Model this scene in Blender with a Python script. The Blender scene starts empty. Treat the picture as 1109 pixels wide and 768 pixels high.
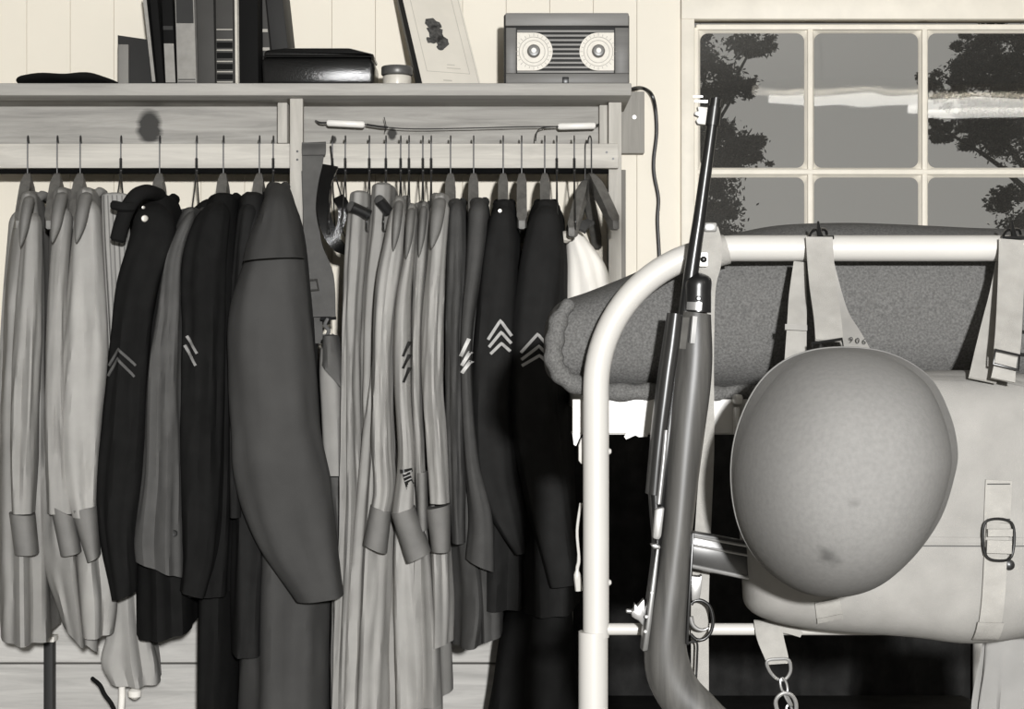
import bpy, bmesh, math, random
from mathutils import Vector, Matrix, noise

# ------------------------------------------------------------------ camera
F = 1900.0; CX, CY = 554.5, 384.0; ZC = 1.25
scene = bpy.context.scene
COL = scene.collection
cd = bpy.data.cameras.new('camera'); cam = bpy.data.objects.new('camera', cd); COL.objects.link(cam)
cd.sensor_fit = 'HORIZONTAL'; cd.sensor_width = 36.0; cd.lens = 36.0 * F / 1109.0
cd.clip_start = 0.05; cd.clip_end = 200
cam.location = (0, 0, ZC); cam.rotation_euler = (math.pi / 2, 0, 0)
scene.camera = cam
# ------------------------------------------------------------------ world, flash, exposure
w = bpy.data.worlds.new('World'); scene.world = w; w.use_nodes = True
w.node_tree.nodes['Background'].inputs[0].default_value = (0.255, 0.25, 0.232, 1)
w.node_tree.nodes['Background'].inputs[1].default_value = 1.0
fl = bpy.data.lights.new('flash_bulb', 'POINT'); fl.energy = 790; fl.shadow_soft_size = 0.05
fo = bpy.data.objects.new('flash_bulb', fl); COL.objects.link(fo); fo.location = (0.27, -1.2, ZC + 0.30)
vs = scene.view_settings
vs.view_transform = 'Standard'; vs.look = 'None'; vs.gamma = 1.0; vs.use_curve_mapping = False
vs.exposure = 0.0

# ------------------------------------------------------------------ helpers
def P(px, py, d):
    return Vector(((px - CX) * d / F, d, ZC - (py - CY) * d / F))
def X_(px, d): return (px - CX) * d / F
def Z_(py, d): return ZC - (py - CY) * d / F

def root(name, label, cat, loc, group=None, rotz=0):
    o = bpy.data.objects.new(name, None); COL.objects.link(o)
    o.empty_display_size = 0.02
    o.location = loc; o.rotation_euler = (0, 0, rotz)
    o['label'] = label; o['category'] = cat
    if group: o['group'] = group
    return o
def origin_of(o):
    v = Vector((0, 0, 0))
    while o is not None:
        v += Vector(o.location); o = o.parent
    return v
def link(name, geo, m, parent=None, smooth=True, label=None, cat=None, group=None, kind=None, local=False):
    """geo = (verts, faces) in world coordinates -> ONE mesh object"""
    vs_, fs_ = geo
    me = bpy.data.meshes.new(name)
    if parent is not None:
        off = Vector((0, 0, 0)) if local else origin_of(parent)
        loc = Vector((0, 0, 0))
    elif local:
        off = loc = Vector((0, 0, 0))
    else:
        xs = [v[0] for v in vs_]; ys = [v[1] for v in vs_]; zs = [v[2] for v in vs_]
        loc = Vector(((min(xs) + max(xs)) / 2, (min(ys) + max(ys)) / 2, min(zs))); off = loc
    me.from_pydata([tuple(Vector(v) - off) for v in vs_], [], [tuple(f) for f in fs_])
    bm = bmesh.new(); bm.from_mesh(me)
    bmesh.ops.recalc_face_normals(bm, faces=bm.faces)
    bm.to_mesh(me); bm.free()
    if smooth:
        me.polygons.foreach_set('use_smooth', [True] * len(me.polygons))
        try: me.set_sharp_from_angle(angle=math.radians(42))
        except Exception: pass
    me.materials.append(m)
    o = bpy.data.objects.new(name, me); COL.objects.link(o)
    o.location = loc
    if parent is not None: o.parent = parent
    if label: o['label'] = label
    if cat: o['category'] = cat
    if group: o['group'] = group
    if kind: o['kind'] = kind
    return o
def join(*geos):
    V, Fs = [], []
    for g in geos:
        n = len(V); V += list(g[0]); Fs += [tuple(i + n for i in f) for f in g[1]]
    return V, Fs
def box(x0, x1, y0, y1, z0, z1, bev=0.0):
    bm = bmesh.new()
    bmesh.ops.create_cube(bm, size=1.0)
    for v in bm.verts:
        v.co = Vector(((x0 + x1) / 2 + v.co.x * (x1 - x0), (y0 + y1) / 2 + v.co.y * (y1 - y0), (z0 + z1) / 2 + v.co.z * (z1 - z0)))
    if bev > 0:
        bmesh.ops.bevel(bm, geom=list(bm.edges), offset=bev, segments=2, profile=0.5, affect='EDGES')
    bm.verts.index_update()
    g = ([v.co.copy() for v in bm.verts], [[v.index for v in f.verts] for f in bm.faces])
    bm.free(); return g
def pbox(px0, px1, py0, py1, dref, d0, d1, bev=0.0015):
    """box whose face at distance dref fills the pixel rectangle"""
    return box(X_(px0, dref), X_(px1, dref), d0, d1, Z_(py1, dref), Z_(py0, dref), bev)
def prism(pts, dref, d0, d1, bev=0.0):
    n = len(pts)
    V = [Vector((X_(x, dref), d0, Z_(y, dref))) for x, y in pts] + [Vector((X_(x, dref), d1, Z_(y, dref))) for x, y in pts]
    Fs = [list(range(n)), list(range(2 * n - 1, n - 1, -1))] + [[i, (i + 1) % n, n + (i + 1) % n, n + i] for i in range(n)]
    if bev > 0:
        bm = bmesh.new(); bv = [bm.verts.new(v) for v in V]
        for f in Fs: bm.faces.new([bv[i] for i in f])
        bmesh.ops.recalc_face_normals(bm, faces=bm.faces)
        bmesh.ops.bevel(bm, geom=list(bm.edges), offset=bev, segments=2, profile=0.5, affect='EDGES')
        bm.verts.index_update()
        g = ([v.co.copy() for v in bm.verts], [[v.index for v in f.verts] for f in bm.faces]); bm.free(); return g
    return V, Fs
def xform(geo, M):
    return [M @ Vector(v) for v in geo[0]], geo[1]
def catmull(pts, n, closed=False):
    pts = [Vector(p) for p in pts]; m = len(pts); out = []
    if m < 3 and not closed:
        return [pts[0].lerp(pts[-1], i / n) for i in range(n + 1)]
    segs = m if closed else m - 1
    tot = n if closed else n + 1
    for i in range(tot):
        u = i / n * segs; k = min(int(u), segs - 1); t = u - k
        if closed: p = [pts[(k + j - 1) % m] for j in range(4)]
        else: p = [pts[max(0, min(m - 1, k + j - 1))] for j in range(4)]
        out.append(0.5 * ((2 * p[1]) + (p[2] - p[0]) * t + (2 * p[0] - 5 * p[1] + 4 * p[2] - p[3]) * t * t + (-p[0] + 3 * p[1] - 3 * p[2] + p[3]) * t ** 3))
    return out
def tube(path, r, seg=12, closed=False, caps=True):
    path = [Vector(p) for p in path]; n = len(path)
    rs = r if isinstance(r, (list, tuple)) else [r] * n
    V, Fs = [], []
    prev = None
    for i in range(n):
        if closed: t = path[(i + 1) % n] - path[i - 1]
        else: t = path[min(i + 1, n - 1)] - path[max(i - 1, 0)]
        if t.length < 1e-9: t = Vector((0, 0, 1))
        t.normalize()
        if prev is None:
            a = Vector((0, 1, 0)) if abs(t.y) < 0.9 else Vector((1, 0, 0))
            u = (a - t * a.dot(t)).normalized()
        else:
            u = prev - t * prev.dot(t)
            u = u.normalized() if u.length > 1e-6 else Vector((1, 0, 0))
        prev = u; v = t.cross(u)
        for k in range(seg):
            an = 2 * math.pi * k / seg
            V.append(path[i] + (u * math.cos(an) + v * math.sin(an)) * rs[i])
    rng = n if closed else n - 1
    for i in range(rng):
        j = (i + 1) % n
        for k in range(seg):
            Fs.append([i * seg + k, i * seg + (k + 1) % seg, j * seg + (k + 1) % seg, j * seg + k])
    if caps and not closed:
        Fs.append(list(range(seg))[::-1]); Fs.append([(n - 1) * seg + k for k in range(seg)])
    return V, Fs
def arc3(c, r, a0, a1, ax='xz', n=16):
    out = []
    for i in range(n + 1):
        a = math.radians(a0 + (a1 - a0) * i / n)
        if ax == 'xz': out.append(Vector((c[0] + r * math.cos(a), c[1], c[2] + r * math.sin(a))))
        elif ax == 'yz': out.append(Vector((c[0], c[1] + r * math.cos(a), c[2] + r * math.sin(a))))
        else: out.append(Vector((c[0] + r * math.cos(a), c[1] + r * math.sin(a), c[2])))
    return out
def lathe(profile, axis_o, axis_d, seg=28):
    """profile: list of (radius, height along axis)"""
    d = Vector(axis_d).normalized()
    a = Vector((1, 0, 0)) if abs(d.x) < 0.9 else Vector((0, 1, 0))
    u = (a - d * a.dot(d)).normalized(); v = d.cross(u)
    V, Fs = [], []
    for r, h in profile:
        for k in range(seg):
            an = 2 * math.pi * k / seg
            V.append(Vector(axis_o) + d * h + (u * math.cos(an) + v * math.sin(an)) * max(r, 1e-5))
    for i in range(len(profile) - 1):
        for k in range(seg):
            Fs.append([i * seg + k, i * seg + (k + 1) % seg, (i + 1) * seg + (k + 1) % seg, (i + 1) * seg + k])
    Fs.append(list(range(seg))[::-1]); Fs.append([(len(profile) - 1) * seg + k for k in range(seg)])
    return V, Fs
def strip(pts, th=0.002):
    """webbing: pts = (px, py, distance, width_px); width lies along X"""
    C = catmull([Vector((p[0], p[1], p[2])) for p in pts], max(12, 5 * (len(pts) - 1)))
    W = catmull([Vector((p[3], 0, 0)) for p in pts], max(12, 5 * (len(pts) - 1)))
    n = len(C); V, Fs = [], []
    cen = [P(c.x, c.y, c.z) for c in C]
    for i in range(n):
        t = (cen[min(i + 1, n - 1)] - cen[max(i - 1, 0)]).normalized()
        side = Vector((1, 0, 0)) - t * t.x
        side = side.normalized() if side.length > 0.2 else Vector((0, 0, 1))
        nor = side.cross(t).normalized()
        hw = W[i].x * C[i].z / F / 2
        for s in (-1, 1):
            for q in (-1, 1):
                V.append(cen[i] + side * (s * hw) + nor * (q * th / 2))
    for i in range(n - 1):
        a, b = i * 4, (i + 1) * 4
        Fs += [[a, a + 1, b + 1, b], [a + 2, b + 2, b + 3, a + 3], [a, b, b + 2, a + 2], [a + 1, a + 3, b + 3, b + 1]]
    Fs += [[0, 2, 3, 1], [4 * n - 4, 4 * n - 3, 4 * n - 1, 4 * n - 2]]
    return V, Fs

class Loft:
    """a soft body between a left and a right outline. keys: (xl, yl, xr, yr) in photograph pixels at distance dref"""
    def __init__(self, keys, dc, hd, dref=None, e=2.0, folds=None, M=36, N=36, top='round', bot='hem', capr=0.05, wr=0.0, seed=0, slope=0.0):
        self.k = [tuple(map(float, k)) for k in keys]
        n = len(keys)
        self.dc = [dc] * n if not isinstance(dc, (list, tuple)) else list(dc)
        self.hd = [hd] * n if not isinstance(hd, (list, tuple)) else list(hd)
        self.dref = dref if dref else sum(self.dc) / n
        self.e = e; self.M = M; self.N = N; self.top = top; self.bot = bot; self.capr = capr
        self.slope = slope; self.fade = False; self.wr = wr; self.seed = seed * 7.31
        acc = [0.0]
        for i in range(1, n):
            a = self.k[i - 1]; b = self.k[i]
            acc.append(acc[-1] + math.hypot((a[0] + a[2] - b[0] - b[2]) / 2, (a[1] + a[3] - b[1] - b[3]) / 2))
        self.len_m = acc[-1] * self.dref / F
        self.acc = [x / acc[-1] for x in acc]
        self.f = []
        if folds:
            amp, cnt, seed = folds; rr = random.Random(seed)
            for j in range(3):
                self.f.append((amp * (1.0, 0.6, 0.35)[j], cnt + (0, 3, -2)[j], rr.uniform(0, 6.28), rr.uniform(-2.2, 2.2)))
    def _interp(self, arr, t):
        t = max(0.0, min(1.0, t)); a = self.acc; n = len(a)
        i = 0
        while i < n - 2 and t > a[i + 1]: i += 1
        h = a[i + 1] - a[i]; u = (t - a[i]) / h if h > 0 else 0
        def m(j):
            if j == 0: return (arr[1] - arr[0]) / (a[1] - a[0])
            if j == n - 1: return (arr[-1] - arr[-2]) / (a[-1] - a[-2])
            d0 = (arr[j] - arr[j - 1]) / (a[j] - a[j - 1]); d1 = (arr[j + 1] - arr[j]) / (a[j + 1] - a[j])
            return 0.5 * (d0 + d1)
        m0, m1 = m(i) * h, m(i + 1) * h
        return (2*u**3 - 3*u*u + 1) * arr[i] + (u**3 - 2*u*u + u) * m0 + (-2*u**3 + 3*u*u) * arr[i + 1] + (u**3 - u*u) * m1
    def row(self, t):
        return [self._interp([k[j] for k in self.k], t) for j in range(4)] + [self._interp(self.dc, t), self._interp(self.hd, t)]
    def pos(self, th, t, off=0.0, sc=1.0):
        xl, yl, xr, yr, dc, hd = self.row(t)
        if self.top == 'round' and t < self.capr:
            q = max(0.0, 1 - ((self.capr - t) / self.capr)) ; sc *= math.sqrt(max(0.0, 1 - (1 - q) ** 2)) * 0.97 + 0.03
        if self.bot == 'round' and t > 1 - self.capr:
            q = max(0.0, (1 - t) / self.capr); sc *= math.sqrt(max(0.0, 1 - (1 - q) ** 2)) * 0.97 + 0.03
        c, s = math.cos(th), math.sin(th)
        ee = 2.0 / self.e
        cc = math.copysign(abs(c) ** ee, c); ss = math.copysign(abs(s) ** ee, s)
        fd = 0.0
        ramp = min(1.0, 0.25 + 1.6 * t)
        for amp, k, ph, wv in self.f: fd += amp * math.sin(k * th + ph + wv * t * 2.0) * ramp
        mx, my = (xl + xr) / 2, (yl + yr) / 2
        hx0 = max(abs(xr - xl) / 2 * self.dref / F, .006)
        if self.wr:
            ln = self.len_m
            q = Vector((c * 1.6 + self.seed, s * 1.6 - self.seed, t * ln * 4 + c * 1.3))
            wv = noise.noise(q) + .6 * (1 - 2 * abs(noise.noise(Vector((c * 2.2 - self.seed, s * 2.2, t * ln * 8 + s * 2.0))))) - .3
            fd += self.wr * wv / hx0 * min(1.0, .3 + 2 * t) * min(1.0, (1 - t) * 7 + (.0 if self.bot == 'hem' and self.fade else 1.0))
        k = (1 + fd) * sc
        d0 = self.dref
        x = mx + (xr - xl) / 2 * cc * k; y = my + (yr - yl) / 2 * cc * k
        hx = abs(xr - xl) / 2 * d0 / F
        v = Vector((X_(x, d0), dc - hd * ss * (1 + fd * min(1.0, hx / max(hd, 1e-4)) * 2.0) * sc, Z_(y, d0)))
        v.x += (v.y - d0) * self.slope
        if off:
            v += Vector((c * 0.3, -abs(s) if s > 0 else abs(s), 0)).normalized() * off
        return v
    def geo(self):
        V, Fs = [], []
        M, N = self.M, self.N
        ts = [i / M for i in range(M + 1)]
        if self.top == 'round': ts = sorted(set(ts + [self.capr * x for x in (0.05, 0.15, 0.35, 0.6, 0.85)]))
        if self.bot == 'round': ts = sorted(set(ts + [1 - self.capr * x for x in (0.05, 0.15, 0.35, 0.6, 0.85)]))
        for t in ts:
            for k in range(N): V.append(self.pos(2 * math.pi * k / N, t))
        R = len(ts)
        if self.bot == 'hem':
            for t, s in ((1.0, 0.93), (0.97, 0.90)):
                for k in range(N): V.append(self.pos(2 * math.pi * k / N, t, sc=s))
            R += 2
        for i in range(R - 1):
            for k in range(N):
                Fs.append([i * N + k, i * N + (k + 1) % N, (i + 1) * N + (k + 1) % N, (i + 1) * N + k])
        Fs.append(list(range(N))[::-1]); Fs.append([(R - 1) * N + k for k in range(N)])
        return V, Fs
    def at(self, px, py, off=0.0):
        """point on the near side of the surface under photograph pixel (px, py)"""
        def g(t):
            xl, yl, xr, yr, _, _ = self.row(t)
            return (xr - xl) * (py - yl) - (yr - yl) * (px - xl)
        lo, hi = 0.0, 1.0
        for _ in range(34):
            mid = (lo + hi) / 2
            if g(mid) > 0: lo = mid
            else: hi = mid
        t = (lo + hi) / 2
        lo, hi = 0.0, math.pi
        for _ in range(30):
            mid = (lo + hi) / 2
            p = self.pos(mid, t); qx = CX + p.x * F / self.dref
            if qx > px: lo = mid
            else: hi = mid
        return self.pos((lo + hi) / 2, t, off)
def stripe(surf, pts, wpx, off=0.0016, n=10, th=0.0012):
    """a sewn-on strip that follows the cloth"""
    C = [Vector((p[0], p[1], 0)) for p in pts]
    S = []
    for i in range(len(C) - 1):
        for j in range(n): S.append(C[i].lerp(C[i + 1], j / n))
    S.append(C[-1])
    V, Fs = [], []
    for i, c in enumerate(S):
        t = (S[min(i + 1, len(S) - 1)] - S[max(i - 1, 0)]).normalized(); nn = Vector((-t.y, t.x, 0)) * wpx / 2
        for s in (-1, 1):
            q = c + nn * s
            V.append(surf.at(q.x, q.y, off)); V.append(surf.at(q.x, q.y, off - th - 0.002))
    for i in range(len(S) - 1):
        a, b = 4 * i, 4 * i + 4
        Fs += [[a, a + 2, b + 2, b], [a + 1, b + 1, b + 3, a + 3], [a, b, b + 1, a + 1], [a + 2, a + 3, b + 3, b + 2]]
    e = 4 * (len(S) - 1)
    Fs += [[0, 1, 3, 2], [e, e + 2, e + 3, e + 1]]
    return V, Fs
class Pillow:
    """soft or domed thing seen face-on: outline in pixels, bulging towards the viewer"""
    def __init__(self, outline, dref, drim, dback, bulge, p=2.0, q=2.0, c=None, n=96, K=22, shift=(0, 0)):
        self.o = catmull([(x, y, 0) for x, y in outline], n, True)
        self.c = Vector((c[0], c[1], 0)) if c else sum(self.o, Vector((0, 0, 0))) / n
        self.dref, self.drim, self.dback, self.bulge, self.p, self.q, self.n, self.K, self.shift = dref, drim, dback, bulge, p, q, n, K, shift
    def h(self, s): return self.bulge * (1 - min(1, s) ** self.p) ** (1 / self.q)
    def pt(self, a, s):
        i = int(a) % self.n; f = a - int(a)
        o = self.o[i].lerp(self.o[(i + 1) % self.n], f)
        q = self.c + (o - self.c) * s + Vector((self.shift[0], self.shift[1], 0)) * (1 - s)
        return Vector((X_(q.x, self.dref), self.drim - self.h(s), Z_(q.y, self.dref)))
    def geo(self):
        V, Fs = [], []; n = self.n
        o = [Vector((X_(v.x, self.dref), 0, Z_(v.y, self.dref))) for v in self.o]
        c = Vector((X_(self.c.x, self.dref), 0, Z_(self.c.y, self.dref)))
        ss = [math.cos(math.pi / 2 * k / self.K) ** 0.8 if k < self.K else 0.0 for k in range(self.K + 1)]
        ss = [1.0] + [1 - (1 - s) for s in ss[1:]]
        ss = [1.0, 0.995, 0.985, 0.97, 0.95] + [0.95 * (1 - (k / self.K)) for k in range(1, self.K)]
        for v in o: V.append(Vector((v.x, self.dback, v.z)))
        R = 1
        for s in ss:
            for k in range(n): V.append(self.pt(k, s))
            R += 1
        for i in range(R - 1):
            for k in range(n): Fs.append([i * n + k, i * n + (k + 1) % n, (i + 1) * n + (k + 1) % n, (i + 1) * n + k])
        V.append(self.pt(0, 0.0)); m = len(V) - 1
        for k in range(n): Fs.append([(R - 1) * n + k, (R - 1) * n + (k + 1) % n, m])
        Fs.append(list(range(n))[::-1])
        return V, Fs
    def at(self, px, py, off=0.0):
        best = self._s(Vector((px, py, 0)) - self.c)
        for _ in range(4): best = self._s(Vector((px - self.shift[0] * (1 - min(1, best)), py - self.shift[1] * (1 - min(1, best)), 0)) - self.c)
        s = min(1.0, best)
        return Vector((X_(px, self.dref), self.drim - self.h(s) - off, Z_(py, self.dref)))
    def _s(self, d):
        best = 1e9
        for k in range(self.n):
            a = self.o[k] - self.c; b = self.o[(k + 1) % self.n] - self.c
            den = a.x * b.y - a.y * b.x
            if abs(den) < 1e-9: continue
            u = (d.x * b.y - d.y * b.x) / den; v = (a.x * d.y - a.y * d.x) / den
            if u >= -1e-6 and v >= -1e-6: best = min(best, u + v)
        return best

# ------------------------------------------------------------------ materials
def G(g, warm=0.05): return (g * (1 + warm * 0.5), g, g * (1 - warm), 1)
MATS = {}
def mat(name, g, rough=0.85, warm=0.05, var=0.12, vscale=14, bump=0.0, bscale=900, metal=0.0, spec=0.3, stretch=(1, 1, 1), coat=0.0):
    if name in MATS: return MATS[name]
    m = bpy.data.materials.new(name); m.use_nodes = True; nt = m.node_tree; N = nt.nodes; L = nt.links
    b = N['Principled BSDF']
    b.inputs['Roughness'].default_value = rough; b.inputs['Metallic'].default_value = metal
    b.inputs['Specular IOR Level'].default_value = spec
    if coat: b.inputs['Coat Weight'].default_value = coat; b.inputs['Coat Roughness'].default_value = 0.12
    tc = N.new('ShaderNodeTexCoord'); mp = N.new('ShaderNodeMapping'); mp.inputs['Scale'].default_value = stretch
    L.new(tc.outputs['Object'], mp.inputs['Vector'])
    nz = N.new('ShaderNodeTexNoise'); nz.inputs['Scale'].default_value = vscale; nz.inputs['Detail'].default_value = 5
    L.new(mp.outputs['Vector'], nz.inputs['Vector'])
    cr = N.new('ShaderNodeValToRGB')
    cr.color_ramp.elements[0].position = 0.3; cr.color_ramp.elements[1].position = 0.72
    cr.color_ramp.elements[0].color = G(g * (1 - var), warm); cr.color_ramp.elements[1].color = G(g * (1 + var), warm)
    L.new(nz.outputs['Fac'], cr.inputs['Fac']); L.new(cr.outputs['Color'], b.inputs['Base Color'])
    if bump:
        n2 = N.new('ShaderNodeTexNoise'); n2.inputs['Scale'].default_value = bscale; n2.inputs['Detail'].default_value = 2
        L.new(mp.outputs['Vector'], n2.inputs['Vector'])
        bp = N.new('ShaderNodeBump'); bp.inputs['Strength'].default_value = bump; bp.inputs['Distance'].default_value = 0.002
        L.new(n2.outputs['Fac'], bp.inputs['Height']); L.new(bp.outputs['Normal'], b.inputs['Normal'])
    MATS[name] = m; return m
def wood(name, g, warm=0.10, axis='X', knots=None, contrast=0.22, rough=0.7, scale=60, spec=0.25, coat=0.0):
    """grain runs along axis; knots = list of (x, z, radius) in object space"""
    if name in MATS: return MATS[name]
    m = bpy.data.materials.new(name); m.use_nodes = True; nt = m.node_tree; N = nt.nodes; L = nt.links
    b = N['Principled BSDF']; b.inputs['Roughness'].default_value = rough; b.inputs['Specular IOR Level'].default_value = spec
    if coat: b.inputs['Coat Weight'].default_value = coat; b.inputs['Coat Roughness'].default_value = 0.25
    tc = N.new('ShaderNodeTexCoord'); mp = N.new('ShaderNodeMapping')
    mp.inputs['Scale'].default_value = {'X': (0.07, 1, 1), 'Y': (1, 0.07, 1), 'Z': (1, 1, 0.07)}[axis]
    L.new(tc.outputs['Object'], mp.inputs['Vector'])
    nz = N.new('ShaderNodeTexNoise'); nz.inputs['Scale'].default_value = scale; nz.inputs['Detail'].default_value = 6; nz.inputs['Roughness'].default_value = 0.65; nz.inputs['Distortion'].default_value = 0.6
    L.new(mp.outputs['Vector'], nz.inputs['Vector'])
    cr = N.new('ShaderNodeValToRGB')
    cr.color_ramp.elements[0].position = 0.3; cr.color_ramp.elements[1].position = 0.7
    cr.color_ramp.elements[0].color = G(g * (1 - contrast), warm); cr.color_ramp.elements[1].color = G(g * (1 + contrast * 0.6), warm)
    L.new(nz.outputs['Fac'], cr.inputs['Fac'])
    out = cr.outputs['Color']
    for (kx, kz, kr) in (knots or []):
        mk = N.new('ShaderNodeMapping'); mk.inputs['Location'].default_value = (-kx / kr, 0, -kz / (kr * 1.3)); mk.inputs['Scale'].default_value = (1 / kr, 0, 1 / (kr * 1.3))
        L.new(tc.outputs['Object'], mk.inputs['Vector'])
        ln = N.new('ShaderNodeVectorMath'); ln.operation = 'LENGTH'; L.new(mk.outputs['Vector'], ln.inputs[0])
        ad = N.new('ShaderNodeMath'); ad.operation = 'MULTIPLY_ADD'; ad.inputs[1].default_value = 0.9; L.new(nz.outputs['Fac'], ad.inputs[0]); L.new(ln.outputs['Value'], ad.inputs[2])
        kr_ = N.new('ShaderNodeValToRGB'); kr_.color_ramp.elements[0].position = 0.75; kr_.color_ramp.elements[1].position = 1.0
        kr_.color_ramp.elements[0].color = (0, 0, 0, 1); kr_.color_ramp.elements[1].color = (1, 1, 1, 1)
        dv = N.new('ShaderNodeMath'); dv.operation = 'DIVIDE'; dv.inputs[1].default_value = 1.6; L.new(ad.outputs[0], dv.inputs[0])
        L.new(dv.outputs[0], kr_.inputs['Fac'])
        mx = N.new('ShaderNodeMix'); mx.data_type = 'RGBA'; mx.inputs[6].default_value = G(g * 0.12, warm)
        L.new(kr_.outputs['Color'], mx.inputs[0]); L.new(out, mx.inputs[7]); out = mx.outputs[2]
    L.new(out, b.inputs['Base Color'])
    bp = N.new('ShaderNodeBump'); bp.inputs['Strength'].default_value = 0.15; bp.inputs['Distance'].default_value = 0.001
    L.new(nz.outputs['Fac'], bp.inputs['Height']); L.new(bp.outputs['Normal'], b.inputs['Normal'])
    MATS[name] = m; return m

M_wall = mat('wall_paint', 0.74, 0.55, 0.15, 0.03, 4)
M_wallcore = mat('wall_core', 0.6, 0.9, 0.10)
M_room = mat('room_wall_paint', 0.08, 0.8, 0.08)
M_ceil = mat('ceiling_paint', 0.08, 0.8, 0.08)
M_floor = wood('floor_wood', 0.10, 0.12, 'Y')
M_trim = mat('window_paint', 0.72, 0.5, 0.14, 0.06, 20)
M_pine = wood('pine', 0.52, 0.10, 'X')
M_pinez = wood('pine_upright', 0.46, 0.10, 'Z')
M_pinedark = wood('weathered_pine', 0.2, 0.10, 'Z')
M_bed = mat('bed_enamel', 0.42, 0.35, 0.07, 0.03, 8, spec=0.5)
M_blanket = mat('wool_blanket', 0.1, 0.97, 0.04, 0.32, 420, 0.6, 700, spec=0.1)
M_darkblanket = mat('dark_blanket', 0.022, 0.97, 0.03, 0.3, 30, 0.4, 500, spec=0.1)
M_canvas = mat('canvas', 0.235, 0.9, 0.07, 0.10, 26, 0.35, 1300, spec=0.15)
M_web = mat('webbing', 0.285, 0.9, 0.08, 0.09, 60, 0.5, 1500, spec=0.15)
M_helmet = mat('helmet_paint', 0.158, 0.75, 0.05, 0.07, 220, 0.2, 1400, spec=0.2)
M_gunwood = wood('walnut', 0.062, 0.08, 'Z', contrast=0.65, rough=0.45, scale=45, spec=0.5)
M_gunmetal = mat('blued_steel', 0.035, 0.30, 0.02, 0.15, 40, metal=0.75, spec=0.6)
M_steel = mat('bright_steel', 0.30, 0.32, 0.03, 0.1, 40, metal=0.6, spec=0.6)
M_blackmetal = mat('black_wire', 0.02, 0.4, 0.02, 0.1, 40, metal=0.3, spec=0.5)
M_wire = mat('hanger_wire', 0.05, 0.4, 0.02, 0.1, 40, metal=0.5, spec=0.5)
M_hangerwood = wood('hanger_wood', 0.16, 0.08, 'Y', contrast=0.3, rough=0.5, scale=90)
M_shirt = mat('khaki_cotton', 0.29, 0.9, 0.06, 0.07, 22, 0.25, 1200, spec=0.15)
M_shirt2 = mat('pale_khaki_cotton', 0.35, 0.9, 0.06, 0.07, 22, 0.25, 1200, spec=0.15)
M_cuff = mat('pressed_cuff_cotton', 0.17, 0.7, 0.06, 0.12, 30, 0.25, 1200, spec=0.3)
M_mid = mat('olive_wool_shirt', 0.085, 0.95, 0.04, 0.10, 30, 0.3, 1000, spec=0.1)
M_coat = mat('grey_raincoat_cotton', 0.06, 0.9, 0.04, 0.09, 18, 0.3, 1300, spec=0.15)
M_dark = mat('dark_wool', 0.011, 0.97, 0.03, 0.14, 30, 0.3, 900, spec=0.08)
M_dark2 = mat('dark_serge', 0.018, 0.97, 0.03, 0.14, 30, 0.3, 900, spec=0.08)
M_middark = mat('olive_serge', 0.068, 0.95, 0.04, 0.12, 30, 0.3, 900, spec=0.1)
M_white = mat('white_linen', 0.82, 0.9, 0.08, 0.03, 30)
M_chev = mat('chevron_thread', 0.40, 0.8, 0.04, 0.08, 300)
M_chevdim = mat('chevron_thread_olive', 0.09, 0.8, 0.04, 0.08, 300)
M_black = mat('black_enamel', 0.012, 0.35, 0.02, 0.1, 30, spec=0.5)
M_leather = mat('black_leather', 0.006, 0.2, 0.03, 0.15, 60, 0.2, 500, spec=0.6)
M_brown = mat('brown_leather', 0.05, 0.4, 0.08, 0.2, 60, 0.2, 500, spec=0.5)
M_porc = mat('porcelain', 0.8, 0.25, 0.06, 0.03, 20, spec=0.6)
M_brass = mat('button_brass', 0.5, 0.35, 0.1, 0.05, 20, metal=0.6)

def stain(m, c, r, fac):
    """a worn, irregular mark on the paint: c centre in object space, r radius, fac how dark"""
    nt = m.node_tree; N = nt.nodes; L = nt.links; b = N['Principled BSDF']
    src = b.inputs['Base Color'].links[0].from_socket
    tc = N.new('ShaderNodeTexCoord'); sb = N.new('ShaderNodeVectorMath'); sb.operation = 'SUBTRACT'; sb.inputs[1].default_value = c
    L.new(tc.outputs['Object'], sb.inputs[0])
    ln = N.new('ShaderNodeVectorMath'); ln.operation = 'LENGTH'; L.new(sb.outputs[0], ln.inputs[0])
    nz = N.new('ShaderNodeTexNoise'); nz.inputs['Scale'].default_value = 90; nz.inputs['Detail'].default_value = 4; L.new(tc.outputs['Object'], nz.inputs['Vector'])
    ma = N.new('ShaderNodeMath'); ma.operation = 'MULTIPLY_ADD'; ma.inputs[1].default_value = r * 1.6; L.new(nz.outputs['Fac'], ma.inputs[0]); L.new(ln.outputs['Value'], ma.inputs[2])
    mr = N.new('ShaderNodeMapRange'); mr.inputs['From Min'].default_value = r * .9; mr.inputs['From Max'].default_value = r * 1.9; mr.inputs['To Min'].default_value = fac; mr.inputs['To Max'].default_value = 1
    L.new(ma.outputs[0], mr.inputs['Value'])
    mx = N.new('ShaderNodeVectorMath'); mx.operation = 'SCALE'; L.new(src, mx.inputs[0]); L.new(mr.outputs[0], mx.inputs['Scale']); L.new(mx.outputs[0], b.inputs['Base Color'])
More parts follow.
